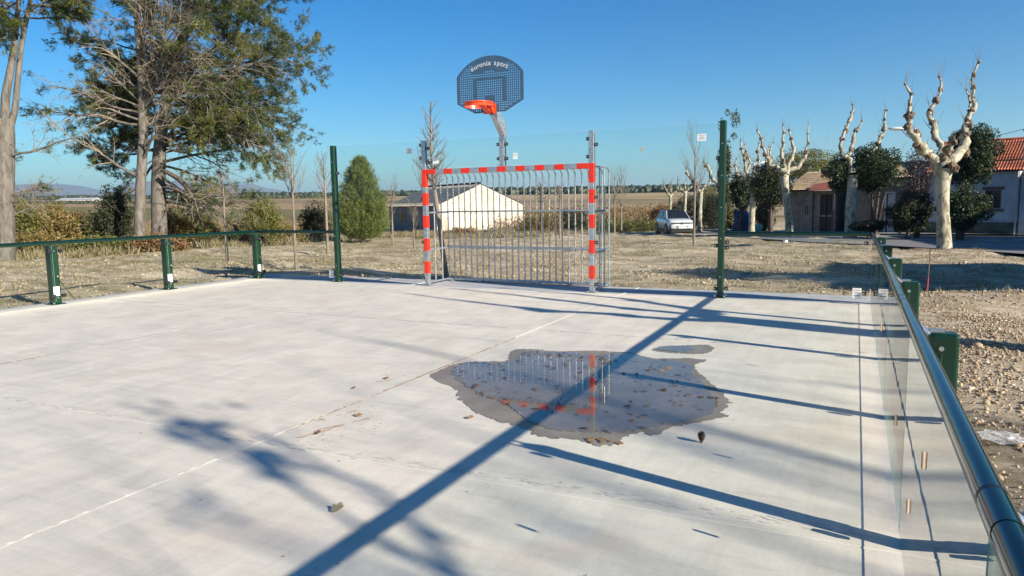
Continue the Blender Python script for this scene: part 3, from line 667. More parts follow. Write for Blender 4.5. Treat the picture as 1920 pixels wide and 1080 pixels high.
for i, y in enumerate(PYR):
    xo = CX+.115
    p = MB().box((-.028, -.045, .012), (.070, .045, .885)).build('post', M['green'], rf, bevel=.014, loc=(xo-.025, y, 0), seg=3)
    MB().box((-.05, -.09, 0), (.12, .09, .012)).build('base_plate', M['green'], p, bevel=.003)
    MB().tube([(.010, -.0445, .70), (.010, -.0445, .81)], .0055, 6).build('fixing_rib', M['green'], p, smooth=True); MB().tube([(.010, -.045, .83), (.010, -.055, .83)], .009, 8).build('bolt', M['bolt'], p)
    MB().box((-.026, -.02, .886), (.02, .02, .895)).tube([(-.03, .028, .88), (-.085, .028, .925)], .009, 8).tube([(-.03, -.028, .88), (-.085, -.028, .925)], .009, 8).build('rail_bracket', M['bolt'], p)
    for s in (-1, 1):
        for z in (.13, .80): clamp(p, -.058, s*.046, z, s, 0, .03)
    if i < len(PYR)-1:
        y1, y2 = y-.008, PYR[i+1]+.008; pane(rf, (CX, y1), (CX, y2), .06, RH-.034, .010)
ef = fence('short low green rail and glass pane at the far corner, on the gravel side')
railtube(ef, (TX1+.06, 0), (CX-.032, 0), r=.024); pane(ef, (TX1+.075, 0), (CX-.05, 0), .06, RH-.03)
for x, s in ((TX1+.056, 1),):
    for z in (.13, .72, .80): clamp(ef, x, 0, z, s)
for z in (.13, .80): clamp(ef, CX-.045, 0, z, -1)
sticker(ef, (CX-.16, -.006, .13), (.055, 0, 0), .07, (0, -1, 0)); sticker(rf, (CX-.006, -.16, .13), (0, .05, 0), .08, (-1, 0, 0))
for yy, zz in ((-4.6, .4), (-6.9, .34), (-7.85, .3), (-8.3, .62)):
    MB().box((CX-.012, yy-.008, zz), (CX-.0055, yy+.008, zz+.05)).build('adhesive_pad', M['sand_print'], rf, bevel=.002)
lf = fence('low dark green rail and glass panes along the court side beneath the pines')
railtube(lf, (CXL+.0, .03), (CXL+.0, -9.8), r=.024, joints=(4.9,))
PYL = [-.0, -2.0, -3.97, -5.95, -7.9, -9.8]
for i, y in enumerate(PYL):
    p = gpost(lf, CXL-.10 if i else CXL-.02, y-.02, .875, .13, .115)
    bolts(p, .065, 0, (.10, .45, .80), 1 if False else 1) if False else None
    for z in (.10, .80): MB().tube([(.065, 0, z), (.073, 0, z)], .009, 8).build('bolt', M['bolt'], p)
    MB().tube([(.065, .02, .42), (.073, .02, .42)], .010, 8).build('bolt', M['sand_print'], p)
    for s in (-1, 1):
        for z in (.13, .80): clamp(p, .085, s*.056, z, s, 0)
    q = sticker(p, (.068, -.015, .20), (0, .045, 0), .07, (1, 0, 0), lines=0)
    if i < len(PYL)-1: pane(lf, (CXL, y-.07), (CXL, PYL[i+1]+.07), .06, RH-.03)
ef2 = fence('short low green rail and glass pane at the far corner, beside the young conifer')
railtube(ef2, (CXL+.03, 0), (TX0-.06, 0), r=.024); pane(ef2, (CXL+.06, 0), (TX0-.075, 0), .06, RH-.03)
for x, s in ((TX0-.056, -1), (CXL+.055, 1)):
    for z in (.13, .78): clamp(ef2, x, 0, z, s)

# ================================================================== SMALL THINGS ON AND ROUND THE COURT
def leafthing(px, py, size, label, seed, v=.7, n=1, cat='leaf', mat='dead_leaf'):
    g = rng(seed); x, y, _ = slab(px, py, .0); V = []; F = []; zz = .008
    for k in range(n):
        a = g.uniform(0, 6.28); cx, cy = (x, y) if n == 1 else (x+g.normal(0, size*1.5), y+g.normal(0, size*.6))
        rim_ = []; m_ = 15; b = len(V); V.append((cx, cy, zz+.004))
        for i in range(m_):
            t = i/m_*6.283; r = size*.5*(.55+.45*abs(math.cos(2.5*t)))*g.uniform(.85, 1.1); u, w_ = r*math.cos(t), r*math.sin(t)*.8
            curl = size*.34*(r/size*1.6)**2*(.6+.6*math.sin(t+a))
            V.append((cx+u*math.cos(a)-w_*math.sin(a), cy+u*math.sin(a)+w_*math.cos(a), zz+curl))
        F += [(b, b+1+i, b+1+(i+1) % m_) for i in range(m_)]
    me = npmesh('fallen_leaf', V, np.array(F), M[mat], np.clip(g.normal(v, .1, len(F)), 0, 1))
    o = link('leaf_heap' if n > 2 else 'fallen_leaf', me)
    if n > 1: o['kind'] = 'stuff'
    return tag(o, label, cat, 'fallen leaves on the concrete')
leafthing(672, 781, .06, 'curled tan dead leaf on the reddish smears beside the sawn joint', 1, .95)
leafthing(632, 957, .085, 'large folded pale leaf lying where two shadows nearly meet', 2, 1, mat='dry_grass')
leafthing(881, 785, .06, 'small golden leaf on dry concrete just short of the puddle', 3, 1)
leafthing(725, 711, .05, 'small brown leaf above the sawn joint before the puddle', 4, .8)
leafthing(597, 813, .05, 'brown leaf crumpled on the joint line near the branch shadow', 5, .5)
leafthing(664, 729, .04, 'tiny brown leaf alone on pale concrete, farther than the tan curled one', 6, .7)
leafthing(1128, 828, .035, 'heap of rusty brown leaves at the near edge of the puddle', 8, .7, 16, 'leaf heap')
leafthing(1215, 697, .05, 'dark wet leaf floating in the puddle by the shadow line', 9, .25)
leafthing(1245, 735, .05, 'dark curled leaf in the middle of the puddle', 10, .1)
leafthing(1320, 748, .035, 'clump of dark wet leaves at the gravel side of the puddle', 12, .15, 7, 'leaf heap')
leafthing(1265, 697, .06, 'pale greenish strip of leaf in the puddle', 14, 1, 2)
cone = empty('pine_cone', slab(1315, 830, .0), 'small dark open pine cone on the dry concrete past the puddle', 'pine cone')
V = []; F = []; g = rng(5)
for k in range(46):
    z = .004+.055*k/46; r = .020*math.sin(3.0*(k+4)/52)+.004; a = k*2.4; b = len(V); c = np.array([math.cos(a), math.sin(a), .35])*r; tn = np.array([-math.sin(a), math.cos(a), 0])*.009
    V += [np.array([0, 0, z])+c*.2-tn*.4, np.array([0, 0, z])+c*.2+tn*.4, np.array([0, 0, z+.004])+c+tn, np.array([0, 0, z+.004])+c-tn]; F.append((b, b+1, b+2, b+3))
me = npmesh('scales', np.array(V), np.array(F), M['dark_twig']); link('scales', me, cone)
MB().tube([(0, 0, 0), (0, 0, .06)], [.008, .002], 6).build('core', M['dark_twig'], cone)
# floating and scattered leaf crumbs
g = rng(77); C = []
def inpoly(poly, x, y):
    r = False; n = len(poly)
    for i in range(n):
        (a, b), (c, d) = poly[i], poly[(i+1) % n]
        if (b > y) != (d > y) and x < (c-a)*(y-b)/(d-b)+a: r = not r
    return r
wp = [slab(*p)[:2] for p in wat1]
while len(C) < 190:
    x, y = g.uniform(2, 4.7), g.uniform(-7, -4.2)
    if inpoly(wp, x, y): C.append((x, y, .010))
def flat_bits(name, C, size, mat, seed, vr=(0, 1)):
    g = rng(seed); V = []; F = []
    for (x, y, z) in C:
        a = g.uniform(0, 6.28); s = size*g.uniform(.5, 1.5); b = len(V); asp = g.uniform(.25, .6); m_ = 6
        for i in range(m_):
            t = i/m_*6.283; u, v = s*math.cos(t)*g.uniform(.7, 1), s*asp*math.sin(t)*g.uniform(.7, 1)
            V.append((x+u*math.cos(a)-v*math.sin(a), y+u*math.sin(a)+v*math.cos(a), z+g.uniform(0, s*.25)))
        F.append(tuple(range(b, b+m_)))
    return npmesh(name, V, np.array(F), mat, rng(seed).uniform(*vr, len(F)))
o = link('leaf_litter', flat_bits('leaf_litter', C, .024, M['dead_leaf'], 3, (0, .45)), kind='stuff')
C = [(g.uniform(-4.5, 5.3), g.uniform(-9.5, -.4), .003) for _ in range(260)]
link('grit', flat_bits('grit', C, .007, M['dead_leaf'], 5, (.1, .7)), kind='stuff')
C = [slab(px+g.normal(0, 16), py+g.normal(0, 12), .003) for px, py in ((668, 775), (640, 800), (700, 790), (760, 712), (600, 820), (690, 770)) for _ in range(22)]
link('soil_crumbs', flat_bits('soil_crumbs', C, .006, M['dead_leaf'], 6, (.4, .9)), kind='stuff')
# gravel spill beside the rail
ICO = None
def stones_mesh(name, P, S, mat, seed):
    bm = bmesh.new(); bmesh.ops.create_icosphere(bm, subdivisions=1, radius=1); B = np.array([v.co for v in bm.verts]); FI = np.array([[v.index for v in f.verts] for f in bm.faces]); bm.free()
    g = rng(seed); n = len(P); k = len(B)
    A = B[None]*g.uniform(.62, 1.25, (n, k, 1)); A = A*g.uniform(.55, 1.2, (n, 1, 3)); A[:, :, 2] *= .7
    th = g.uniform(0, 6.28, n); c, s = np.cos(th)[:, None], np.sin(th)[:, None]
    A = np.stack([A[:, :, 0]*c-A[:, :, 1]*s, A[:, :, 0]*s+A[:, :, 1]*c, A[:, :, 2]], -1)
    V = (A*S[:, None, None]+P[:, None]).reshape(-1, 3); F = (FI[None]+(np.arange(n)*k)[:, None, None]).reshape(-1, 3)
    return npmesh(name, V, F, mat, np.repeat(g.uniform(0, 1, n), len(FI)))
g = rng(9); n = 42000
px_ = g.uniform(5.78, 9.6, n); py_ = g.uniform(-10.2, 1.5, n); den = np.clip(1.25-(px_-5.8)*.16+.3*np.sin(px_*3)*np.sin(py_*2.2), .1, 1); den = np.where((px_ > 7.9)&(py_ > -5), den*.3, den)*np.clip(.75+.7*np.sin(px_*2.3+1)*np.sin(py_*1.3)+.3*np.sin(px_*7)*np.sin(py_*6), .12, 1); k = g.uniform(0, 1, n) < den; px_, py_ = px_[k], py_[k]
S = np.abs(g.normal(.006, .0055, len(px_)))+.0035; S[g.uniform(0, 1, len(S)) < .02] *= 1.9
link('gravel', stones_mesh('gravel', np.stack([px_, py_, relief(px_, py_)+S*.3], 1), S, M['stone'], 4), kind='stuff')
n = 9000; px_ = g.uniform(-9, 9.5, n); py_ = g.uniform(SY1+.1, 9, n)**1.0; S = np.abs(g.normal(.008, .006, n))+.004; S[g.uniform(0, 1, n) < .03] *= 2.2
link('pebbles', stones_mesh('pebbles', np.stack([px_, py_, relief(px_, py_)+S*.2], 1), S, M['stone'], 5), kind='stuff')
n = 16000; px_ = g.uniform(-26, 9.5, n); py_ = SY1+.3+np.abs(g.normal(0, 12, n)); k = (np.array([mnoise.noise(Vector((a*.35, b*.6, 1))) for a, b in zip(px_, py_)]) > -.05); px_, py_ = px_[k], py_[k]; S = np.abs(g.normal(.014, .012, len(px_)))+.006
link('dirt_clods', stones_mesh('dirt_clods', np.stack([px_, py_, relief(px_, py_)+S*.1], 1), S, M['dirt'], 15), kind='stuff')
n = 5000; px_ = g.uniform(-18, -6.1, n); py_ = g.uniform(-6, 3, n); S = np.abs(g.normal(.014, .012, n))+.006
link('dirt_clods', stones_mesh('dirt_clods', np.stack([px_, py_, relief(px_, py_)+S*.1], 1), S, M['dirt'], 16), kind='stuff')
lab = ['pale angular rock in the gravel beside the second nearest green post', 'flat grey rock at the edge of the shaded ditch', 'squarish rock on the gravel between two green posts', 'small whitish rock on the crest of the gravel mound', 'brown rock low in the gravel near the crumpled plastic bag', 'long narrow rock beyond the ditch on bare earth']
for i, (qx, qy, s) in enumerate([(1832, 660, .055), (1866, 640, .04), (1905, 655, .04), (1842, 553, .05), (1850, 760, .035), (1900, 700, .05)]):
    x, y, _ = slab(qx, qy, -.03); me = stones_mesh('rock', np.array([[0, 0, 0.]]), np.array([s]), M['stone'], 60+i); o = link('rock', me, loc=(x, y, gz(x, y)+s*.3)); tag(o, lab[i], 'rock', 'larger rocks in the gravel')
# red survey stake
x, y, _ = slab(1738, 552, 0); st = empty('marker_stake', (x, y, gz(x, y)), 'thin rusty stake with a red painted foot standing in the gravel mound', 'stake')
MB().tube([(0, 0, -.1), (.004, 0, .22)], .009, 6).build('painted_foot', simple('red_stake_paint', (.5, .03, .03), .6), st); MB().tube([(.004, 0, .2205), (.014, 0, .62)], .008, 6).build('rod', M['knob_bark'], st)
# bamboo cane leaning by the side fence
a = Vector((*slab(136, 563)[:2], 0)); cane = empty('bamboo_cane', (-5.9, -3.4, gz(-5.9, -3.4)), 'thin pale cane leaning near the green post under the pines', 'cane')
MB().tube([(0.02, 0.02, 0), (.0, -.36, .58)], .010, 6).build('stalk', M['dry_grass'], cane)
for f in (.3, .6): MB().tube([(0.02*(1-f), .02-.38*f, .58*f), (0.02*(1-f), .02-.38*f-.008, .58*f+.012)], .0125, 6).build('node_ring', M['dark_twig'], cane)
# crumpled clear plastic
x, y, _ = slab(1880, 824, 0); g = rng(4); bm = bmesh.new(); bmesh.ops.create_icosphere(bm, subdivisions=3, radius=.085)
for v in bm.verts: v.co = Vector((v.co.x*1.25, v.co.y*.8, v.co.z*.38))*(1+.45*mnoise.noise(v.co*35)); 
me = bpy.data.meshes.new('plastic_bag'); bm.to_mesh(me); bm.free(); pm, pt, pp = newmat('thin_clear_plastic'); pp.inputs['Base Color'].default_value = (.8, .8, .8, 1); pp.inputs['Roughness'].default_value = .25; pr_ = pt.nodes.new('ShaderNodeBsdfTransparent'); px2 = pt.nodes.new('ShaderNodeMixShader'); px2.inputs[0].default_value = .3
L(pt, pr_.outputs[0], px2.inputs[1]); L(pt, pp.outputs[0], px2.inputs[2]); L(pt, px2.outputs[0], pt.nodes['Material Output'].inputs[0]); me.materials.append(pm)
o = link('plastic_bag', me, loc=(x, y, gz(x, y)+.04)); tag(o, 'crumpled clear plastic bag lying on the gravel beside the rail', 'plastic bag')
for q, l_ in (((1475, 452), 'small white scrap of litter by the foot of a plane tree'),):
    p = at(q[0], 30); bm = bmesh.new(); bmesh.ops.create_icosphere(bm, subdivisions=2, radius=.10)
    for v in bm.verts: v.co = v.co*(1+.5*mnoise.noise(v.co*20)); 
    me = bpy.data.meshes.new('litter_scrap'); bm.to_mesh(me); bm.free(); me.materials.append(M['paper']); o = link('litter_scrap', me, loc=(p.x, p.y, gz(p.x, p.y)+.03)); tag(o, l_, 'litter')

# ================================================================== TREES
def treeroot(name, loc, label, cat='tree', group=None):
    z = gz(loc[0], loc[1]); return empty(name, (loc[0], loc[1], z-.03), label, cat, group)
def rel(root, A): return np.asarray(A, float)-np.array(root.location)
def add_lines(root, name, lines, mat, sides=7, kind=None):
    lines = [(rel(root, P), r) for P, r in lines]; o = link(name, tubes_mesh(name, lines, mat, sides), root); 
    if kind: o['kind'] = kind
    return o
# ---- big pines, traced by trunk; depth is the distance from the camera
def traced(depth, pts, rpx, dd=None):
    """pixel polyline at a depth -> world polyline and radii"""
    P = []; R_ = []
    for i, (a, b) in enumerate(pts):
        d = depth+(dd[i] if dd else 0); P.append(CP+ray(a, b)*d); R_.append(rpx[i]*d/FPX/2)
    return np.array(P), R_
def smoothline(line, n):
    P, R_ = line; s = np.concatenate([[0], np.cumsum(np.linalg.norm(np.diff(P, axis=0), axis=1))]); t = np.linspace(0, s[-1], n)
    Q = np.stack([np.interp(t, s, P[:, k]) for k in range(3)], 1); Q[1:-1] = (Q[:-2]+Q[1:-1]*2+Q[2:])/4
    return Q, list(np.interp(t, s, R_))
def pine(label, depth, trunks, limbs, seed, green, name='pine_tree', low=None, v0=.5):
    """trunks: traced polylines; limbs: list of (trunk index, fraction, direction(px right, up, depth), length, needles 0..1)"""
    g = rng(seed); T = [smoothline(traced(depth, p, r), 16) for p, r in trunks]
    base = T[0][0][0]; root = treeroot(name, base, label, 'tree', 'large pines along the field edge')
    T[0] = (np.vstack([[base[0], base[1], root.location.z-.1], T[0][0]]), [T[0][1][0]*1.25]+T[0][1])
    add_lines(root, 'trunk', T, M['pine_bark'], 14)
    wood = []; twig = []; tc = []; td = []; dc = []; dd = []
    for (ti, f, d, ln, nd) in limbs:
        p, _, r = along(T[ti], f); D = RR*d[0]+np.array([0, 0, 1.])*d[1]+FW*d[2]
        main = wander(g, p, D, ln, min(r*.5, .02+ln*.011), .012, 9, .2, g.uniform(-.3, .25)); wood.append(main)
        for k in range(int(4+ln*3.2)):
            fr = g.uniform(.22, 1); q, dq, rq = along(main, fr); sub = wander(g, q, sidedir(g, dq, g.uniform(.4, 1.0)), ln*g.uniform(.16, .36)*(1.25-fr*.5), max(rq*.5, .008), .004, 5, .3, g.uniform(-.5, .25)); twig.append(sub)
            for j in range(int(3+4*nd)+2):
                q2, d2, _ = along(sub, g.uniform(.25, 1)); tw = wander(g, q2, sidedir(g, d2, g.uniform(.3, .9)), g.uniform(.2, .55), .005, .002, 3, .3, .1 if nd > .5 else -.3); twig.append(tw)
                if g.uniform() < nd:
                    for m_ in range(6):
                        q3, d3, _ = along(tw, g.uniform(.55, 1)); tc.append(q3+g.normal(0, .055, 3)); td.append(d3)
                elif g.uniform() < .35: q3, d3, _ = along(tw, 1); dc.append(q3); dd.append(d3)
    add_lines(root, 'limbs', wood, M['pine_bark'], 6, 'stuff'); o = add_lines(root, 'twigs', twig, M['pine_twig'], 3, 'stuff')
    if tc: link('needles', needle_mesh('needles', rel(root, tc), np.array(td), M['needles'], seed, 10, .14, .017, v=np.clip(.5+.28*np.array([mnoise.noise(Vector(q*1.1)) for q in tc])*2+g.normal(0, .08, len(tc)), 0, 1)), root, kind='stuff')
    if dc: link('dry_needles', needle_mesh('dry_needles', rel(root, dc), np.array(dd), M['dry_needles'], seed+1, 7, .13, .012), root, kind='stuff')
    return root
g = rng(21)
# the leafy pine whose crown fills the middle (trunk behind)
lim = []
for k in range(45):
    f = g.uniform(.34, 1.0); side = 1 if g.uniform() < .62 else -1
    ln = (3.3+2.9*g.uniform()) if side > 0 else (2.2+2.0*g.uniform())
    if f < .42: ln *= .75
    lim.append((0, f, (side*g.uniform(.5, 1), g.uniform(-.12, .45), g.uniform(-.8, .8)), ln, .95 if f > .45 else .7))
for k in range(22): lim.append((0, g.uniform(.2, .6), (g.uniform(.6, 1), g.uniform(-.1, .25), g.uniform(-.6, .3)), g.uniform(2.5, 5.4), .12))
for k in range(12): lim.append((0, g.uniform(.34, .6), (g.uniform(.8, 1), g.uniform(-.25, .15), g.uniform(-.5, .5)), g.uniform(3.8, 5.8), .6))
for k in range(16): lim.append((0, g.uniform(.3, .62), (-g.uniform(.7, 1), g.uniform(-.15, .2), g.uniform(-.3, .8)), g.uniform(2.6, 4.4), .95))
lim += [(0, .36, (1, .25, -.2), 5.4, .8), (0, .42, (1, .12, -.3), 5.9, .9), (0, .3, (1, -.12, .1), 4.2, .6), (0, .5, (1, .05, 0), 6.1, .9), (0, .22, (.9, -.35, .1), 2.2, .8)]
pine('leafy pine with a thick trunk and dense dark crown behind the slender bare trunk', 31, [([(300, 474), (298, 400), (296, 320), (302, 240), (318, 160), (345, 60), (362, -60), (380, -170)], [30, 27, 25, 21, 17, 13, 9, 5])], lim, 31, 1)
# slender bare-limbed pine in front of it
lim = []
for k in range(22): lim.append((0, g.uniform(.28, .95), (g.choice([-1, 1])*g.uniform(.6, 1), g.uniform(.1, .8), g.uniform(-.7, .2)), g.uniform(1.6, 4.2), .05))
lim += [(0, .52, (-1, .75, -.2), 4.3, .25), (0, .50, (1, .45, -.3), 5.2, .03), (0, .45, (1, .55, -.5), 4.8, .03), (0, .60, (1, .7, -.4), 4.2, .05), (0, .26, (-1, .42, -.2), 4.6, .04), (0, .40, (-1, .18, 0), 4.6, .06)]
for k in range(16): lim.append((0, g.uniform(.36, .72), (g.uniform(.6, 1), g.uniform(.3, .8), g.uniform(-.8, -.1)), g.uniform(3.2, 5.6), .03))
for k in range(9): lim.append((0, g.uniform(.78, 1), (g.uniform(-1, 1), g.uniform(0, .7), g.uniform(-.6, .6)), g.uniform(1.4, 3.0), .75))
pine('slender pine with a pale straight trunk and mostly bare upswept limbs', 29, [([(261, 474), (262, 400), (264, 330), (270, 250), (266, 170), (262, 90), (254, 30), (250, -80), (246, -190)], [21, 19, 18, 17, 15, 12, 9, 6, 3])], lim, 32, .3)
# pine cut by the frame edge, forked high
lim = []
for k in range(26): lim.append((int(g.integers(0, 3)), g.uniform(.5, 1), (g.uniform(-1, 1), g.uniform(-.1, .6), g.uniform(-.6, .5)), g.uniform(1.0, 3.0), .06 if k < 20 else .5))
for k in range(9): lim.append((int(g.integers(1, 3)), g.uniform(.5, .95), (g.uniform(-.6, 1), g.uniform(-.1, .5), g.uniform(-.5, .5)), g.uniform(.8, 1.9), .9))
for k in range(14): lim.append((int(g.integers(1, 3)), g.uniform(.74, 1), (g.uniform(-.4, 1), g.uniform(-.2, .5), g.uniform(-.6, .5)), g.uniform(1.5, 3.2), .85))
lim += [(0, .5, (1, .3, 0), 1.6, .02), (0, .42, (1, .5, .1), 1.3, .02), (0, .36, (1, .4, .1), 1.2, .02)]
pine('forked pine cut by the picture edge, rugged grey trunk', 23.5, [([(6, 500), (7, 420), (8, 340), (10, 270), (8, 225)], [40, 36, 33, 32, 32]), ([(12, 250), (8, 190), (22, 120), (32, 40), (40, -80)], [17, 15, 12, 9, 6]), ([(14, 255), (28, 215), (33, 150), (40, 80), (58, 0), (66, -90)], [12, 11, 10, 9, 7, 4])], lim, 33, .5)
# fallen dead branch propped on the trunk
p = traced(30.2, [(308, 320), (335, 335), (352, 352), (372, 394)], [8, 10, 9, 3]); root = empty('dead_branch', tuple(p[0][0]), 'dark broken dead branch hanging down beside the thick pine trunk', 'branch')
add_lines(root, 'limb', [p], M['dark_twig'], 6); gg = rng(8)
add_lines(root, 'twigs', [wander(gg, along(p, f)[0], (gg.normal(), gg.normal(), -.6), .5, .008, .003, 4) for f in np.linspace(.1, .9, 9)], M['dark_twig'], 3)

# ---- young conifer beside the barn
def conifer(label, depth, cx, base, top, wpx, seed):
    g = rng(seed); root = treeroot('young_conifer', CP+ray(cx, base)*depth, label, 'tree'); H_ = (base-top)*depth/FPX+ .2; W_ = wpx*depth/FPX/2; o = np.array(root.location)
    tr = np.array([[0, 0, 0], [0, 0, H_*.5], [0, 0, H_*.97]]); add_lines(root, 'trunk', [(tr+o, [.11, .06, .01])], M['pine_bark'], 8)
    tc = []; td = []; tw = []
    for k in range(520):
        h = g.uniform(.03, .99); z = H_*h; prof = W_*1.28*min(1., (1-h)**.58*1.22)*(.85 if h < .1 else 1)*(1+.10*math.sin(h*17+k % 3)+.12*math.sin(5*(k*2.39996))); a = g.uniform(0, 6.283)
        if math.sin(3*a+h*9) > .75: prof *= .72
        ln = prof*g.uniform(.8, 1.1); d = np.array([math.cos(a), math.sin(a), .38+.5*h]); b = np.array([0, 0, max(z-ln*.35, .15)])
        li = wander(g, b+o, d*[1, 1, .9], ln*1.05, .012, .003, 4, .12, .35); tw.append(li)
        for m_ in range(26):
            q, dq, _ = along(li, g.uniform(.35, 1)**.7); tc.append(q+g.normal(0, .09, 3)); td.append(dq*.5+np.array([0, 0, .7]))
    add_lines(root, 'limbs', tw, M['pine_twig'], 3, 'stuff')
    tc = np.array(tc); link('needles', needle_mesh('needles', rel(root, tc), np.array(td), M['young_needles'], seed, 7, .16, .018, v=np.clip(g.normal(.5, .25, len(tc)), 0, 1)), root, kind='stuff')
    return root
conifer('young bushy bright green conifer beside the grey roofed barn', 36, 681, 452, 303, 94, 41)

# ---- bare saplings
def sapling(depth, cx, base, top, fork, wpx, label, seed, style='vase', mat='grey_twig', rpx=7, lean=0):
    g = rng(seed); p0 = CP+ray(cx, base)*depth; root = treeroot('bare_sapling', p0, label, 'tree', 'young bare saplings round the court'); b = np.array(root.location)
    mpp = depth/FPX; H_ = (base-top)*mpp; hf = (base-fork)*mpp; W_ = wpx*mpp/2; lx = lean*mpp
    tr = [b, b+[lx*RR[0]*.3+g.normal(0, .01), lx*RR[1]*.3, hf*.33], b+[lx*RR[0]*.6, lx*RR[1]*.6, hf*.66], b+[lx*RR[0], lx*RR[1], hf], b+[lx*RR[0], lx*RR[1], H_*.93]]; r0 = rpx*mpp/2*.8
    T = smoothline((np.array(tr), [r0*1.1, r0, r0*.85, r0*.7, r0*.16]), 14); add_lines(root, 'trunk', [T], M[mat], 8); tw = []
    n = 22 if style == 'vase' else 70
    ft = hf/(H_*.93)
    for k in range(n):
        f = g.uniform(ft*.86, .95); q, d, r = along(T, f); a = g.uniform(0, 6.283); h = np.array([math.cos(a), math.sin(a), 0])
        if style == 'vase':
            ln = (H_-hf)*g.uniform(.55, .95)*(1.15-f*.5); li = wander(g, q, h*W_/(H_-hf)*1.0+[0, 0, .55], ln, max(r*.45, .006), .002, 7, .12, .75)
        else:
            ln = W_*g.uniform(.6, 1.25)*(1.3-f); li = wander(g, q, h+[0, 0, .75], ln*1.3, max(r*.4, .005), .0025, 5, .22, .55)
        tw.append(li)
        for j in range(7 if style == 'vase' else 5):
            q2, d2, r2 = along(li, g.uniform(.25, .95)); tw.append(wander(g, q2, sidedir(g, d2, g.uniform(.35, .7)), ln*g.uniform(.15, .4), max(r2*.5, .003), .0015, 4, .2, .3))
    add_lines(root, 'twigs', tw, M[mat], 3, 'stuff'); return root
sapling(18.3, 427, 500, 320, 372, 70, 'bare sapling between two low green posts, the nearest to the pines', 51, rpx=6.5)
sapling(16.3, 556, 512, 268, 368, 92, 'tall vase shaped bare sapling at the far corner of the court', 52, rpx=7)
sapling(23.5, 615, 478, 285, 350, 60, 'bare sapling just behind the taller green post by the young conifer', 53, rpx=6.5)
sapling(13.9, 838, 527, 176, 335, 104, 'tall bare sapling right behind the goal, seen through the cage', 54, 'brush', rpx=12, lean=-22)
sapling(18.5, 797, 500, 290, 352, 50, 'thin bare sapling close behind the red banded goal post', 55, rpx=5)
sapling(31, 737, 462, 345, 400, 40, 'small leaning bare sapling in front of the barn', 56, rpx=5)
sapling(26, 777, 480, 398, 442, 34, 'tiny low bare sapling beside the barn wall', 57, rpx=4)
sapling(52, 1152, 437, 322, 380, 34, 'bare sapling at the field edge, nearer to the cage of a pair', 58, rpx=5)
sapling(52, 1165, 434, 318, 384, 36, 'bare sapling at the field edge, farther from the cage of a pair', 59, rpx=5)
sapling(25.5, 1301, 468, 262, 360, 62, 'tall thin bare sapling standing beside the parked car', 60, rpx=6)
sapling(44, 1015, 446, 335, 372, 46, 'bare sapling behind the middle of the cage bars', 61, rpx=5, mat='dark_twig')
sapling(40, 1050, 448, 340, 372, 50, 'bare sapling beyond the cage, right of the barn gable', 62, rpx=5)

# ---- pollarded plane trees
def knobmesh(i):
    bm = bmesh.new(); bmesh.ops.create_icosphere(bm, subdivisions=3, radius=1); o = Vector((i*7.1, 2, 5))
    for v in bm.verts: v.co = v.co*(1+.55*mnoise.noise(v.co*1.6+o)+.35*mnoise.noise(v.co*4+o))
    me = bpy.data.meshes.new('knob'); bm.to_mesh(me); bm.free(); me.materials.append(M['knob_bark']); me.polygons.foreach_set('use_smooth', [True]*len(me.polygons)); return me
KNOB = [knobmesh(i) for i in range(5)]
def pollard(label, depth, trunk, limbs, seed, twigs=True, name='plane_tree', grp='pollarded plane trees along the street', world=False, knob=1.):
    g = rng(seed); T = smoothline(traced(depth, *trunk) if not world else trunk, 12); base = T[0][0]; root = treeroot(name, base, label, 'tree', grp)
    b = np.array([base[0], base[1], root.location.z-.05]); r0 = T[1][0]
    T = (np.vstack([b, b+[0, 0, .12], T[0]]), [r0*1.45, r0*1.12]+T[1]); 
    P, R_ = T; n = len(P); Q = []; Rr = []
    for i in range(n): Q.append(P[i]); Rr.append(R_[i]*(1+g.normal(0, .05)))
    add_lines(root, 'trunk', [(np.array(Q), Rr)], M['plane_bark'], 16)
    ls = []; kn = []; tw = []
    for li in limbs:
        pts, rp = li[0], li[1]; dd = li[2] if len(li) > 2 else None
        Lx = smoothline(traced(depth, pts, rp, dd) if not world else (np.array(pts), rp), 4*len(pts)); Pn, Rn = Lx
        j_ = g.normal(0, 1, Pn.shape); j_[1:] = (j_[1:]+j_[:-1])*.6; Pn = Pn+j_*np.array(Rn)[:, None]*.34; Rn = [r*(.54+.2*abs(g.normal())) for r in Rn]; Rn[0] *= 1.3; ls.append((Pn, Rn))
        for f in list(np.linspace(.25, .98, max(3, len(pts)))):
            q, d, r = along((Pn, Rn), f)
            for c in range(2): kn.append((q+g.normal(0, r*.45, 3), r*(g.uniform(1.2, 1.9) if r < .085 else g.uniform(.62, 1.0))*knob))
            if twigs:
                for c in range(2): tw.append(wander(g, q, np.array([g.normal()*.45, g.normal()*.45, 1]), g.uniform(.25, .9), r*.14+.004, .003, 4, .15, .3))
        if twigs: tw.append(wander(g, Pn[-1], np.array([g.normal()*.3, g.normal()*.3, 1]), g.uniform(.3, .6), .012, .003, 4, .1))
    for l_ in ls: add_lines(root, 'limb', [l_], M['plane_bark'], 9)
    for c, r in kn:
        k_ = link('knob', KNOB[int(g.integers(0, 5))], root); k_.location = Vector(rel(root, c)); k_.scale = (r*g.uniform(.8, 1.1), r*g.uniform(.8, 1.1), r*g.uniform(.6, .95)); k_.rotation_euler = tuple(g.uniform(0, 6, 3))
    if tw: add_lines(root, 'twigs', tw, M['grey_twig'], 3, 'stuff')
    return root
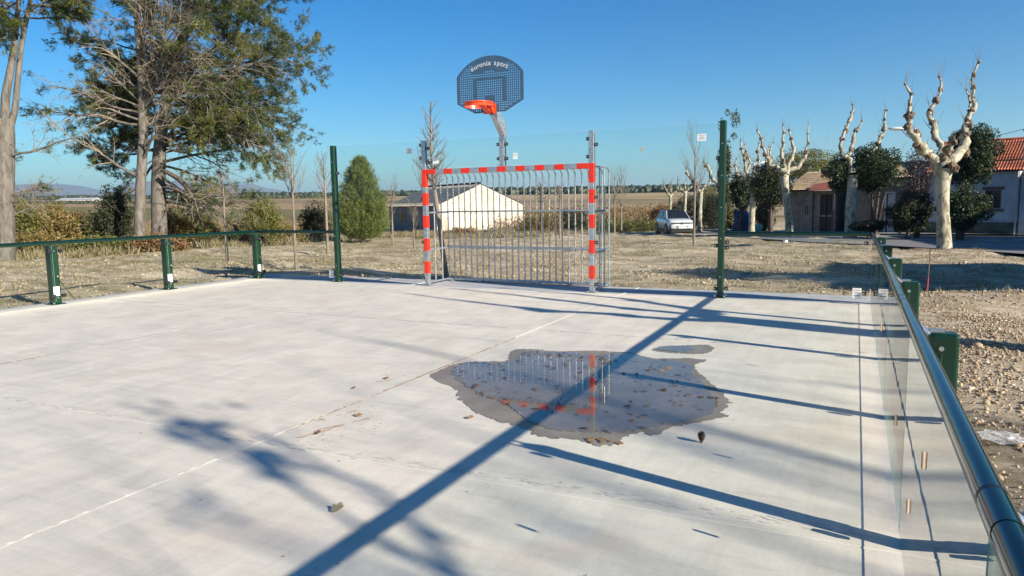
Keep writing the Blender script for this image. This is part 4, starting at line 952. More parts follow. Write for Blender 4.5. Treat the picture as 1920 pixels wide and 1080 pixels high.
pollard('largest pollarded plane tree with thick pale trunk, nearest the court rail', 23,
    ([(1771, 468), (1769, 430), (1768, 390), (1767, 350), (1768, 318)], [27, 23, 22, 23, 34]),
    [([(1765, 318), (1748, 294), (1730, 281), (1717, 259), (1708, 241), (1702, 207), (1710, 180), (1696, 154)], [34, 26, 22, 18, 15, 9, 7, 4], [0, -.1, -.3, -.5, -.5, -.5, -.5, -.5]),
     ([(1766, 310), (1762, 280), (1752, 248), (1743, 211), (1756, 189), (1765, 163), (1762, 141)], [26, 18, 17, 11, 8, 6, 4], [0, .3, .5, .5, .5, .5, .5]),
     ([(1770, 318), (1784, 298), (1804, 276), (1811, 240), (1828, 196), (1823, 184), (1824, 144), (1837, 112)], [36, 30, 25, 20, 13, 9, 7, 4], [0, 0, .2, .2, .3, .3, .3, .3]),
     ([(1768, 305), (1776, 284), (1791, 264)], [24, 16, 12], [0, -.4, -.6]), ([(1772, 326), (1784, 318), (1789, 312)], [18, 14, 12], [0, -.2, -.3]), ([(1822, 200), (1818, 185), (1812, 168)], [6, 5, 3])], 71)
pollard('pollarded plane tree before the round evergreens, two spread arms', 37,
    ([(1594, 447), (1595, 400), (1597, 360), (1599, 330)], [24, 19, 18, 20]),
    [([(1598, 326), (1590, 300), (1578, 289), (1577, 262), (1587, 238), (1600, 211), (1597, 193)], [18, 13, 13, 9, 8, 6, 3]), ([(1588, 300), (1595, 278), (1607, 246), (1617, 226)], [10, 9, 7, 3], [0, .4, .4, .4]),
     ([(1600, 326), (1612, 314), (1627, 300), (1640, 280), (1661, 241), (1658, 222), (1662, 204)], [18, 14, 12, 8, 7, 5, 3]), ([(1598, 365), (1606, 375), (1604, 395)], [10, 12, 9])], 72)
pollard('pollarded plane tree with a bright curved trunk before the stone shed', 41,
    ([(1480, 447), (1479, 410), (1474, 370), (1470, 330)], [15, 14, 13, 16]),
    [([(1470, 326), (1458, 314), (1443, 309), (1433, 280), (1427, 263), (1420, 243)], [14, 11, 10, 8, 6, 3]), ([(1470, 325), (1467, 300), (1465, 287), (1470, 267), (1468, 232)], [12, 9, 8, 8, 3]),
     ([(1472, 325), (1480, 305), (1488, 287), (1487, 270), (1479, 242)], [12, 10, 10, 8, 3]), ([(1472, 328), (1488, 318), (1504, 308), (1512, 290), (1513, 273), (1516, 232)], [14, 11, 10, 8, 5, 3])], 73)
pollard('densely knobbed pollarded plane tree beside the blue recycling bin', 47,
    ([(1409, 436), (1410, 400), (1413, 370), (1414, 350)], [12, 11, 10, 14]),
    [([(1413, 350), (1404, 332), (1397, 318), (1397, 300), (1390, 280), (1388, 262)], [10, 8, 7, 6, 5, 2]), ([(1413, 350), (1406, 336), (1384, 330), (1378, 312), (1381, 296)], [8, 7, 5, 4, 2]), ([(1414, 348), (1420, 325), (1423, 300), (1421, 280), (1423, 268)], [9, 7, 6, 5, 2]),
     ([(1415, 350), (1428, 340), (1440, 330), (1447, 310), (1443, 290), (1450, 266)], [12, 10, 8, 7, 5, 2]), ([(1400, 320), (1408, 305), (1399, 285), (1396, 270)], [6, 5, 4, 2]), ([(1436, 332), (1434, 312), (1437, 292), (1444, 275)], [7, 5, 4, 2])], 74)
pollard('pollarded plane tree with one thick arm raised toward the car', 50,
    ([(1352, 437), (1353, 400), (1353, 370), (1351, 352)], [10, 9, 9, 10]),
    [([(1351, 352), (1343, 343), (1333, 330), (1328, 312), (1318, 303)], [10, 11, 9, 8, 3]), ([(1352, 352), (1360, 335), (1366, 318), (1369, 296)], [9, 7, 6, 3]), ([(1352, 350), (1350, 330), (1356, 312)], [7, 5, 3])], 75)
pollard('slender pollarded plane tree just behind the parked car', 52,
    ([(1312, 436), (1312, 410), (1313, 380), (1314, 360)], [9, 8, 8, 8]),
    [([(1314, 360), (1304, 348), (1295, 336), (1287, 322), (1286, 313)], [7, 6, 5, 4, 2]), ([(1314, 360), (1322, 348), (1330, 345), (1333, 330)], [7, 5, 4, 2]), ([(1313, 360), (1306, 345), (1303, 330)], [5, 4, 2])], 76)
pollard('small distant pollarded plane tree left above the car roof', 58,
    ([(1256, 420), (1256, 400), (1257, 380), (1257, 368)], [6, 6, 6, 6]), [([(1257, 368), (1249, 357), (1244, 345), (1243, 338)], [5, 4, 3, 2]), ([(1257, 368), (1258, 355), (1257, 342)], [5, 4, 2]), ([(1257, 368), (1266, 359), (1272, 350), (1272, 337)], [5, 4, 3, 2])], 77)
pollard('small distant pollarded plane tree between the car roof and tall sapling', 60,
    ([(1283, 425), (1283, 400), (1285, 380), (1285, 364)], [6, 6, 5, 6]), [([(1285, 364), (1276, 355), (1271, 344), (1271, 336)], [5, 4, 3, 2]), ([(1285, 364), (1292, 354), (1298, 350), (1299, 340)], [5, 4, 3, 2]), ([(1285, 362), (1284, 348), (1286, 338)], [4, 3, 2])], 78)
# two that stand outside the picture on the street side and throw their shadows across the court
def wpollard(x, y, label, seed, H0, arms, r0=.24):
    z = gz(x, y); tr = (np.array([[x, y, z], [x+.02, y, z+H0*.5], [x, y, H0]]), [r0, r0*.85, r0*1.0]); ls = []
    for pts, rs in arms: ls.append(([(x+a, y+b, c) for a, b, c in pts], rs))
    return pollard(label, 0, tr, ls, seed, world=True, knob=.9)
wpollard(9.45, -3.45, 'pollarded plane tree beside the gravel, outside the picture', 81, 2.5,
    [([(0, 0, 2.5), (.5, .5, 3.0), (.75, .75, 3.6), (.6, .8, 4.6)], [.15, .12, .08, .03]), ([(0, 0, 2.5), (-.1, -.5, 3.0), (0, -.7, 3.6), (.2, -.6, 4.8)], [.15, .11, .08, .03]), ([(0, 0, 2.5), (-.4, .3, 3.2), (-.3, .5, 4.4)], [.14, .09, .03])])
wpollard(12.6, -10.75, 'pollarded plane tree beside the street, farthest outside the picture', 82, 2.5,
    [([(0, 0, 2.5), (0, .02, 3.3), (-.02, .05, 3.9), (-.05, .2, 4.5), (0, .32, 5.0)], [.06, .045, .038, .034, .02]), ([(0, .05, 3.9), (.1, .35, 4.2), (-.1, .5, 4.6)], [.035, .03, .015]), ([(0, 0, 2.5), (.3, -.7, 3.1), (.4, -.9, 3.8), (.5, -.8, 4.4)], [.13, .1, .06, .03]), ([(0, 0, 2.4), (0, -.7, 3.0), (.2, -1.0, 3.6)], [.12, .09, .04])])
rt82 = bpy.data.objects['plane_tree.009'] if 'plane_tree.009' in bpy.data.objects else None
if rt82:
    gg = rng(3); Q = np.concatenate([np.array([12.6+a, b, c])+gg.normal(0, q, (n_, 3)) for a, b, c, q, n_ in ((0, -10.47, 4.58, .06, 34), (0, -10.44, 5.0, .065, 34), (.1, -10.98, 4.55, .10, 10), (-.1, -10.28, 4.7, .10, 10), (.3, -10.65, 4.9, .14, 8), (0, -10.2, 5.15, .12, 8), (-.1, -10.3, 5.3, .1, 6))])
    link('leaves', leaves_mesh('leaves', rel(rt82, Q), .12, M['autumn'], 5), rt82, kind='stuff')
# tall bare tree farther off, soft twig shade on the slab
def tallbare(x, y, H_, label, seed):
    g = rng(seed); z = gz(x, y); root = empty('bare_tree', (x, y, z), label, 'tree'); T = wander(g, (x, y, z-.1), (0, 0, 1), H_*.6, .2, .1, 10, .06); add_lines(root, 'trunk', [T], M['plane_bark'], 10); L1 = []; L2 = []
    for k in range(26):
        q, d, r = along(T, g.uniform(.55, 1)); a = g.uniform(0, 6.28); l = wander(g, q, (math.cos(a), math.sin(a), .9), H_*g.uniform(.2, .42), .075, .02, 8, .2, .3); L1.append(l)
        for j in range(9): q2, d2, r2 = along(l, g.uniform(.2, 1)); L2.append(wander(g, q2, sidedir(g, d2, .6), g.uniform(.5, 1.5), .016, .005, 5, .25, .2))
    add_lines(root, 'limbs', L1, M['plane_bark'], 6); add_lines(root, 'twigs', L2, M['grey_twig'], 3, 'stuff')
tallbare(24, -11.9, 11.3, 'tall bare tree far behind the street trees, outside the picture', 85); tallbare(27, -14.6, 12.2, 'taller bare tree behind the other bare one, outside the picture', 86)
# ---- ivy-clad trunk behind the tall end post
def cloud(cx, cy, depth, wpx, hpx, n, seed, gaps=.0, dpx=None, shell=.55):
    """leaf centres in an uneven ellipsoid of clumps, sizes in pixels at a depth"""
    g = rng(seed); c = CP+ray(cx, cy)*depth; a = wpx/2*depth/FPX; b = hpx/2*depth/FPX; e = (dpx or wpx)/2*depth/FPX
    nc = 90; K = g.normal(size=(nc, 3)); K /= np.linalg.norm(K, axis=1)[:, None]; K *= g.uniform(shell, .84, (nc, 1)); kr = g.uniform(.16, .40, nc)
    i = g.integers(0, nc, n); u = g.normal(size=(n, 3)); u /= np.linalg.norm(u, axis=1)[:, None]; P = K[i]+u*(kr[i]*g.uniform(.3, 1, n)**.4)[:, None]
    Q = c+P[:, :1]*a*RR+P[:, 2:3]*b*np.array([0, 0, 1.])+P[:, 1:2]*e*FW
    shade = np.clip(.5+g.normal(0, .18, nc)[i], 0, 1); return Q, shade
def crown(name, label, cat, cx, cy, depth, wpx, hpx, n, size, mat, seed, base=None, stems=3, group=None, bark_='dark_twig', rpx=8, part='leaves', shell=.55, extra=()):
    n = int(n*2.6); Q, s = cloud(cx, cy, depth, wpx*1.14, hpx*1.1, n, seed, shell=shell)
    for e in extra: q2, s2 = cloud(e[0], e[1], depth, e[2], e[3], e[4], seed+7, shell=shell); Q = np.vstack([Q, q2]); s = np.concatenate([s, s2])
    b = at(cx if base is None else base, depth); root = treeroot(name, b, label, cat, group); g = rng(seed); o = np.array(root.location)
    Q = Q[Q[:, 2] > o[2]+.02]; s = s[:len(Q)]
    link(part, leaves_mesh(part, rel(root, Q), size, M[mat], seed, .62, vmul=s), root, kind='stuff')
    top = CP+ray(cx, cy-hpx*.2)*depth; ls = []
    for k in range(stems):
        e = top+RR*g.uniform(-.3, .3)*wpx*depth/FPX+FW*g.normal(0, .2); p0 = o+g.normal(0, .05, 3)*[1, 1, 0]; mid = (p0*.55+e*.45)+g.normal(0, .06, 3)
        ls.append(smoothline((np.array([p0, mid, e]), [rpx*depth/FPX/2, rpx*.7*depth/FPX/2, .01]), 8))
        for j in range(6): q, d, r = along(ls[-1], g.uniform(.3, .95)); ls.append(wander(g, q, sidedir(g, d, .7), wpx*depth/FPX*g.uniform(.15, .35), r*.5, .004, 4, .3, .2))
    add_lines(root, 'stems', ls, M[bark_], 6, 'stuff'); return root
ivr = crown('ivy_tree', 'tall slim tree wrapped in ivy, half hidden behind the tall green end post', 'tree', 1358, 320, 44, 26, 110, 2600, .10, 'ivy', 91, 1360, 2, rpx=9, extra=((1379, 224, 20, 38, 300), (1364, 212, 13, 16, 60), (1353, 236, 14, 34, 160), (1376, 256, 14, 18, 90), (1360, 395, 36, 90, 1500)))
# ---- evergreens and shrubs before the houses
SH_ = .62
EG = 'clipped evergreens before the houses'
crown('round_evergreen', 'large round topped evergreen tree with glossy leaves behind the two armed plane tree', 'tree', 1638, 322, 37.5, 100, 92, 11000, .10, 'laurel', 101, 1640, 3, EG, shell=.3, extra=((1574, 326, 66, 76, 9000),))
crown('round_evergreen', 'round glossy evergreen tree rising behind the largest plane tree', 'tree', 1826, 294, 33, 84, 108, 12000, .09, 'laurel', 102, 1800, 3, EG, shell=.3, extra=((1795, 262, 30, 34, 900),))
crown('evergreen_shrub', 'broad dark evergreen shrub at the foot of the largest plane tree, below the window', 'shrub', 1804, 391, 32, 86, 80, 10000, .08, 'laurel', 103, None, 4, EG, shell=.3)
crown('evergreen_shrub', 'dark rounded shrub between the doorway and the largest plane tree', 'shrub', 1705, 396, 35, 76, 78, 10000, .08, 'dark_leaf', 104, None, 4, EG, shell=.3)
crown('purple_shrub', 'sparse purple leaved tree rising behind the dark rounded shrub', 'tree', 1722, 334, 36, 54, 110, 1100, .08, 'purple', 105, None, 5, rpx=4)
crown('dark_tree', 'low dark broad tree over the stone shed corner, between two plane trees', 'tree', 1440, 352, 47, 74, 84, 7000, .11, 'dark_leaf', 106, 1446, 3, rpx=8)
crown('dark_tree', 'dark evergreen bush behind the tall green end post', 'tree', 1388, 360, 52, 50, 66, 4500, .11, 'laurel', 107, None, 3)
crown('brown_hedge', 'rusty brown leaved hedge lit by the sun beside the recycling bin', 'hedge', 1430, 410, 55, 40, 46, 3600, .10, 'brown_leaf', 108, None, 3)
crown('tall_grey_tree', 'pale half bare tree rising behind the stone shed roof', 'tree', 1510, 312, 62, 110, 62, 4200, .13, 'olive_leaf', 109, None, 6, bark_='grey_twig', rpx=5)
crown('tall_grey_tree', 'thin bare twiggy tree behind the roofs left of the shed', 'tree', 1395, 330, 66, 70, 90, 900, .09, 'autumn', 110, None, 9, bark_='grey_twig', rpx=4)
crown('potted_shrub', 'small dark leafy plant in front of the shed door', 'shrub', 1628, 424, 36, 60, 22, 1500, .08, 'dark_leaf', 111, None, 5, rpx=2)
for i, (a, b, w_, h_, dd, mt, l_) in enumerate([(1290, 400, 70, 62, 62, 'dark_leaf', 'dark undergrowth hedge behind the parked car'), (1340, 400, 56, 70, 60, 'dark_leaf', 'dark green hedge between the car and the tall green end post'), (1245, 408, 60, 44, 66, 'brown_leaf', 'brown scrubby bush at the field edge left of the car'), (1330, 385, 60, 60, 70, 'autumn', 'pale leafless bush behind the dark hedge by the end post'), (1375, 412, 44, 40, 55, 'dark_leaf', 'low dark hedge left of the recycling bin')]):
    crown('hedge', l_, 'hedge', a, b, dd, w_, h_, 3600, .12, mt, 120+i, None, 5, 'hedges behind the car', rpx=3)
# ---- autumn hedge line under the pines
HB = [(38, 426, 80, 104, 30, 'olive_leaf', 'bushy yellow green shrub beside the frame edge pine'), (100, 430, 90, 96, 31, 'autumn', 'orange tinged shrub left of the middle pines'), (160, 436, 90, 84, 33, 'brown_leaf', 'rusty shrub with bare tips between the pines'), (215, 412, 70, 120, 31, 'dark_leaf', 'tall dark pointed shrub just left of the slender pine'), (330, 430, 66, 96, 33, 'autumn', 'golden shrub right of the thick pine trunk'), (378, 436, 60, 80, 34, 'olive_leaf', 'low yellow green shrub behind the nearest sapling'),
      (440, 442, 70, 60, 36, 'brown_leaf', 'low brown shrub between two saplings'), (492, 414, 78, 92, 34, 'olive_leaf', 'rounded yellow green bush in the gap of the far field'), (540, 444, 70, 46, 37, 'autumn', 'low golden shrub behind the vase shaped sapling'), (592, 418, 60, 80, 40, 'dark_leaf', 'thorny dark shrub beside the tall green post'), (70, 462, 110, 60, 28, 'autumn', 'low tangle of dry shrubs in front of the hedge at the frame edge'), (190, 464, 120, 52, 28.5, 'olive_leaf', 'low weedy shrub in front of the slender pine'), (300, 462, 90, 46, 28, 'brown_leaf', 'low brown bramble at the foot of the thick pine')]
for i, (a, b, w_, h_, dd, mt, l_) in enumerate(HB):
    crown('hedge_shrub', l_, 'shrub', a, b, dd, w_, h_, int(2600*w_*h_/7000)+900, .085, mt, 140+i, None, 7, 'autumn shrubs under the pines', rpx=2.5, shell=.35, bark_='grey_twig' if i % 2 else 'dark_twig')
BW = [(770, 447, 90, 20, 50, 'dry_grass', 'pale dry weeds along the dark barn wall'), (860, 440, 80, 26, 52, 'brown_leaf', 'reddish dry weeds under the barn gable'), (935, 440, 90, 24, 52, 'dry_grass', 'tall dry weeds under the right half of the gable'), (1010, 420, 90, 60, 55, 'autumn', 'thin brown scrub right of the barn'), (1075, 415, 80, 62, 58, 'dark_leaf', 'dark scrub behind the cage bars')]
for i, (a, b, w_, h_, dd, mt, l_) in enumerate(BW): crown('scrub', l_, 'shrub', a, b, dd, w_, h_, 2200, .11, mt, 170+i, None, 6, 'scrub round the barn', rpx=2, shell=.2)

# ---- stuff: weeds, dry grass, tree-foot leaves, vineyard scrub, far woods
def blades(name, n, region, seed, h=.12, mat='dry_grass', clump=None, parent=None):
    g = rng(seed); out = []
    while len(out) < n:
        x, y = g.uniform(*region[0]), g.uniform(*region[1])
        if SX0-.4 < x < SX1+.2 and y < SY1+.05: continue
        if clump is None or mnoise.noise(Vector((x*.55, y*.9, seed))) > clump: out.append((x, y))
    P = np.array(out); z = relief(P[:, 0], P[:, 1]); P = np.column_stack([P, z]); k = 5
    P = np.repeat(P, k, 0)+np.column_stack([g.normal(0, .035, (n*k, 2)), np.zeros(n*k)]); d = g.normal(size=(n*k, 3))*.55; d[:, 2] = 1; d /= np.linalg.norm(d, axis=1)[:, None]
    e = np.cross(d, g.normal(size=(n*k, 3))); e /= np.linalg.norm(e, axis=1)[:, None]; hh = (h*g.uniform(.3, 1.3, n*k))[:, None]; wd = h*.075
    V = np.stack([P-e*wd, P+e*wd, P+d*hh], 1).reshape(-1, 3)
    return link(name, npmesh(name, V, np.arange(len(V)).reshape(-1, 3), M[mat], np.clip(g.normal(.5, .25, n*k), 0, 1)), kind='stuff')
blades('dry_grass', 9000, ((-30, 9), (1, 30)), 1, .09, 'dry_grass', .02); blades('low_weeds', 9000, ((-28, 8), (1, 26)), 2, .05, 'weed', .05)
blades('dry_grass', 3500, ((-24, -6.2), (-5, 6)), 3, .07, 'weed', .0); blades('tall_dry_grass', 3800, ((-34, -19), (4, 22)), 4, .38, 'dry_grass', -.1); blades('tall_dry_grass', 2600, ((-30, -11), (26, 44)), 5, .32, 'dry_grass', .0)
def litter(name, c, r, n, size, seed, mat='dead_leaf', vr=(.2, 1), ell=1.):
    g = rng(seed); a = g.uniform(0, 6.283, n); rr = np.abs(g.normal(0, r*.5, n)); x = c[0]+rr*np.cos(a); y = c[1]+rr*np.sin(a)*ell; z = relief(x, y)+.01
    return link(name, flat_bits(name, list(zip(x, y, z)), size, M[mat], seed, vr), kind='stuff')
litter('leaf_litter', (7.9, 16.1), 2.6, 900, .055, 7, vr=(0, .7)); litter('leaf_litter', (1.5, 22), 5, 500, .06, 8, vr=(.3, 1)); litter('leaf_litter', (-3, 16), 7, 500, .05, 9, vr=(.3, 1)); litter('leaf_litter', (-14, 6), 5, 300, .05, 10, vr=(.4, 1)); litter('leaf_litter', (7.2, -6), 2.5, 140, .035, 12, vr=(.3, 1))
def scrubfield(n, seed, px0, px1, d0, d1, h, mat, name):
    g = rng(seed); px = g.uniform(px0, px1, n); dp = np.sqrt(g.uniform(d0**2, d1**2, n)); D = np.array([ray(a, 380) for a in px]); P = CP+D*dp[:, None]; z = relief(P[:, 0], P[:, 1]); P[:, 2] = z
    k = 12; P = np.repeat(P, k, 0)+g.normal(0, .3, (n*k, 3))*[1, 1, 0]; P[:, 2] += np.abs(g.normal(0, h*.5, n*k))
    return link(name, leaves_mesh(name, P, h*.22, M[mat], seed, .28, up=1.2), kind='stuff')
scrubfield(5200, 1, 930, 1262, 60, 125, 1.2, 'brown_leaf', 'dry_vineyard'); scrubfield(2600, 2, 930, 1270, 60, 118, 1.1, 'dry_grass', 'dry_vineyard')
scrubfield(1500, 3, 1110, 1240, 55, 66, .8, 'olive_leaf', 'field_edge_weeds'); scrubfield(2200, 4, 0, 640, 55, 95, .8, 'autumn', 'rough_pasture')
def wood(name, px0, px1, d0, d1, n, h, seed, mat='wood_far'):
    g = rng(seed); V = []; F = []; nn = 0; bm = bmesh.new(); bmesh.ops.create_icosphere(bm, subdivisions=2, radius=1); B = np.array([v.co for v in bm.verts]); FI = np.array([[v.index for v in f.verts] for f in bm.faces]); bm.free(); at_ = []
    for k in range(n):
        px = g.uniform(px0, px1); d = g.uniform(d0, d1); q = CP+ray(px, 380)*d; z = float(hgt(q[0], q[1])); s = h*g.uniform(.55, 1.15)
        V.append(B*np.array([s*.6, s*.6, s*.62])*g.uniform(.55, 1.3, (len(B), 1))+[q[0], q[1], z+s*.4]); F.append(FI+nn); nn += len(B); at_ += list(np.clip(g.normal(.5, .3)+g.normal(0, .2, len(FI)), 0, 1))
    return link(name, npmesh(name, np.concatenate(V), np.concatenate(F), M[mat], at_), kind='stuff')
wood('far_pinewood', 300, 1240, 640, 800, 1500, 4.6, 1); wood('far_pinewood', -100, 330, 900, 1100, 500, 5, 2); wood('far_pinewood', 900, 1420, 430, 560, 1500, 4.2, 3)
wood('far_hedgerow', -50, 620, 400, 440, 400, 1.6, 4); wood('far_hedgerow', -50, 420, 250, 280, 500, .9, 5); wood('far_hedgerow', 560, 1240, 1150, 1500, 700, 6, 6); wood('far_ridge_wood', 1120, 1420, 1900, 2100, 300, 16, 7)

# ================================================================== BUILDINGS
def wallmat(name, a, b, c, sc=1.3, brick=None):
    m, t, p = newmat(name); g_ = geo(t); n = noi(t, g_, sc, 7, .68, .3); col = ramp(t, n, [(.3, a), (.5, b), (.7, c)])
    col = mix(t, .6, col, ramp(t, noi(t, mapped(t, g_, (2.2, 2.2, .35)), 1.4, 5, .7), [(.35, (.62, .6, .56)), (.6, (1.06, 1.06, 1.06))]), 'MULTIPLY')
    L(t, col, p.inputs['Base Color']); p.inputs['Roughness'].default_value = .92; bump(t, p, noi(t, g_, sc*12, 5, .7), .6, .03); return m
M['render_white'] = wallmat('stained_cream_render', (.37, .32, .23), (.60, .55, .44), (.68, .63, .52))
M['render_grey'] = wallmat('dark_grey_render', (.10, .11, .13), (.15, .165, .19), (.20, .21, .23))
M['render_house'] = wallmat('pale_house_render', (.36, .38, .40), (.50, .51, .52), (.56, .57, .58))
M['stone_wall'] = wallmat('rubble_stone_wall', (.14, .13, .12), (.24, .23, .21), (.33, .31, .28), 3)
M['brown_wall'] = wallmat('brown_brick_wall', (.10, .085, .07), (.16, .135, .115), (.21, .18, .155), 3)
M['plinth'] = wallmat('green_stained_plinth', (.06, .07, .05), (.10, .11, .08), (.14, .14, .11), 2)
M['tile_red'] = simple('orange_clay_tile', (.50, .15, .07), .85, 0, .38, 5)
M['tile_old'] = simple('lichened_clay_tile', (.36, .27, .17), .9, 0, .35, 3)
M['fibre_roof'] = simple('weathered_fibre_cement', (.44, .38, .30), .9, 0, .2, 2)
M['rust_sheet'] = simple('rusty_red_sheet', (.33, .10, .06), .6, 0, .15, 3)
M['dark_wood'] = simple('dark_wood', (.045, .035, .03), .7); M['grey_paint'] = simple('pale_grey_paint', (.42, .43, .44), .6); M['iron'] = simple('dark_iron', (.03, .035, .045), .5, .4)
M['pane_dark'] = simple('dark_window_glass', (.02, .025, .03), .08, 0, .1, 3); M['brick'] = simple('brown_brick', (.16, .09, .07), .9, 0, .3, 8)
def tiles(parent, P0, U, Vv, nu, nv, mat, name='roof_tiles', amp=.05):
    """barrel-tiled slope: P0 eave corner, U along the eave, Vv up the slope"""
    P0, U, Vv = (np.array(q, float) for q in (P0, U, Vv)); nr = np.cross(U, Vv); nr /= np.linalg.norm(nr)
    if nr[2] < 0: nr = -nr
    V = []; F = []; g = rng(int(nu*7+nv)); seg = 6; w1 = nu*seg+1
    for j in range(nv):
        for e in (0, 1):
            for i in range(w1):
                u = i/(w1-1); ph = (i % seg)/seg*2*math.pi; col = i//seg; h = amp*.5*(1-math.cos(ph))+(.035 if e == 0 else 0)+.012*math.sin(col*12.9+j*7.3)
                V.append(P0+U*u+Vv*((j+e)/nv)+nr*h)
        b = j*2*w1
        for i in range(w1-1): F.append((b+i, b+i+1, b+w1+i+1, b+w1+i))
        if j:
            for i in range(w1-1): F.append((b-w1+i, b-w1+i+1, b+i+1, b+i))
    for i in range(w1-1):   # eave lip
        pass
    nbot = len(V)
    for q in (P0, P0+U, P0+U+Vv, P0+Vv): V.append(q-nr*.06)
    o = link(name, npmesh(name, np.array(V), np.array(F), mat), parent, kind='stuff')
    MB().add([P0-nr*.05, P0+U-nr*.05, P0+U+Vv-nr*.05, P0+Vv-nr*.05, P0, P0+U, P0+U+Vv, P0+Vv], [(0, 1, 2, 3), (4, 5, 6, 7), (0, 1, 5, 4), (1, 2, 6, 5), (2, 3, 7, 6), (3, 0, 4, 7)]).build('roof_deck', M['dark_wood'], parent)
    return o
def wall_with_holes(x0, x1, z0, z1, y, th, holes):
    """wall in the XZ plane at y with rectangular openings (x0,x1,z0,z1)"""
    xs_ = sorted({x0, x1, *[h[0] for h in holes], *[h[1] for h in holes]}); zs = sorted({z0, z1, *[h[2] for h in holes], *[h[3] for h in holes]}); mb = MB()
    for i in range(len(xs_)-1):
        run = None
        for j in range(len(zs)-1):
            cx, cz = (xs_[i]+xs_[i+1])/2, (zs[j]+zs[j+1])/2; hole = any(h[0] < cx < h[1] and h[2] < cz < h[3] for h in holes)
            if not hole: mb.box((xs_[i], y, zs[j]), (xs_[i+1], y+th, zs[j+1]))
    bm_ = mb; return bm_
def window(parent, x0, x1, z0, z1, y, grille=True, sill=True, frame='grey_paint'):
    f = MB(); e = .05
    f.box((x0, y+.10, z0), (x0+e, y+.15, z1)).box((x1-e, y+.10, z0), (x1, y+.15, z1)).box((x0+e, y+.10, z0), (x1-e, y+.15, z0+e)).box((x0+e, y+.10, z1-e), (x1-e, y+.15, z1)).box(((x0+x1)/2-.02, y+.10, z0+e), ((x0+x1)/2+.02, y+.15, z1-e))
    o = f.build('window', M[frame], parent)
    for a, b in ((x0+e, (x0+x1)/2-.02), ((x0+x1)/2+.02, x1-e)): MB().box((a, y+.12, z0+e), (b, y+.128, z1-e)).build('pane', M['pane_dark'], o)
    if grille:
        gr = MB(); n = 8
        for k in range(n): xx = x0+.06+(x1-x0-.12)*k/(n-1); gr.box((xx-.008, y+.02, z0+.03), (xx+.008, y+.036, z1-.03))
        for zz in (z0+.1, (z0+z1)/2, z1-.1): gr.box((x0, y+.037, zz-.01), (x1, y+.05, zz+.01))
        cx, cz = (x0+x1)/2, (z0+z1)/2
        for s in (-1, 1):
            for q in (.22, .40): gr.tube([(cx-q*(x1-x0), y+.0, cz), (cx, y+.0, cz+s*q*(z1-z0))], .010, 5).tube([(cx+q*(x1-x0), y+.0, cz), (cx, y+.0, cz+s*q*(z1-z0))], .010, 5)
        gr.build('grille', M['iron'], o)
    if sill:
        for k in range(6): a = x0-.12+(x1-x0+.24)*k/6; MB().box((a+.006, y-.07, z0-.16), (a+(x1-x0+.24)/6-.006, y+.09, z0-.003)).build('sill_brick', M['brick'], o)
        for k in range(6): a = x0-.12+(x1-x0+.24)*k/6; MB().box((a+.006, y-.05, z1+.003), (a+(x1-x0+.24)/6-.006, y-.003, z1+.17)).build('lintel_brick', M['brick'], o)
    return o
FY = 38.5
def zx(px, y=FY):
    d = ray(px, 380); t = (y-CP[1])/d[1]; return CP[0]+d[0]*t
def zz_(px, py, y=FY):
    d = ray(px, py); t = (y-CP[1])/d[1]; return CP[2]+d[2]*t
gb = -1.0
# house on the right: pale render, orange tiles
x0, x1 = zx(1742), zx(1908); hz3 = empty('house', (x0, FY, gb), 'pale rendered house with an orange tiled roof and a barred window', 'house', 'houses facing the court')
def lo(o, mb): mb.v = [(a-o.location.x, b-o.location.y, c-o.location.z) for a, b, c in mb.v]; return mb
class HB_:
    def __init__(s, root): s.r = root
ev = zz_(1880, 322); wx0, wx1, wz0, wz1 = zx(1846), zx(1877), zz_(1861, 391), zz_(1861, 356)
pl = zz_(1800, 416)
def shift(root):
    """move every child mesh (built in world coordinates) so the thing's origin is its base"""
    inv = Matrix.Translation(-root.location)
    def rec(o):
        for c in o.children:
            if o == root: c.matrix_parent_inverse = inv
            rec(c)
    rec(root)
wall_with_holes(x0, x1, gb, ev, FY, .3, [(wx0, wx1, wz0, wz1)]).build('wall', M['render_house'], hz3)
MB().box((x0, FY+.301, gb), (x0+.3, FY+7, ev)).box((x1-.3, FY+.301, gb), (x1, FY+7, ev)).box((x0+.3, FY+6.7, gb), (x1-.3, FY+7, ev)).build('wall', M['render_house'], hz3)
MB().box((x0-.01, FY-.04, gb), (x1+.01, FY-.002, pl)).build('plinth', M['plinth'], hz3)
window(hz3, wx0, wx1, wz0, wz1, FY)
rzt = zz_(1885, 266, FY+3.6)
tiles(hz3, (x0-.2, FY-.35, ev+.02), (x1-x0+.4, 0, 0), (0, 3.9, rzt-ev), 34, 10, M['tile_red']); tiles(hz3, (x0-.2, FY+7.3, ev+.02), (x1-x0+.4, 0, 0), (0, -3.7, rzt-ev), 22, 9, M['tile_red'])
MB().prism([(FY+.31, ev), (FY+6.9, ev), (FY+3.6, rzt-.12)], 0, x0+.01, x0+.2).prism([(FY+.31, ev), (FY+6.9, ev), (FY+3.6, rzt-.12)], 0, x1-.2, x1-.01).build('gable', M['render_house'], hz3)
MB().tube([(x0-.2, FY+3.57, rzt+.07), (x1+.2, FY+3.57, rzt+.07)], .10, 10).build('ridge', M['tile_red'], hz3)
MB().tube([(x1-.08, FY-.06, ev), (x1-.08, FY-.06, gb+.1)], .05, 8).build('drainpipe', M['grey_paint'], hz3); shift(hz3)
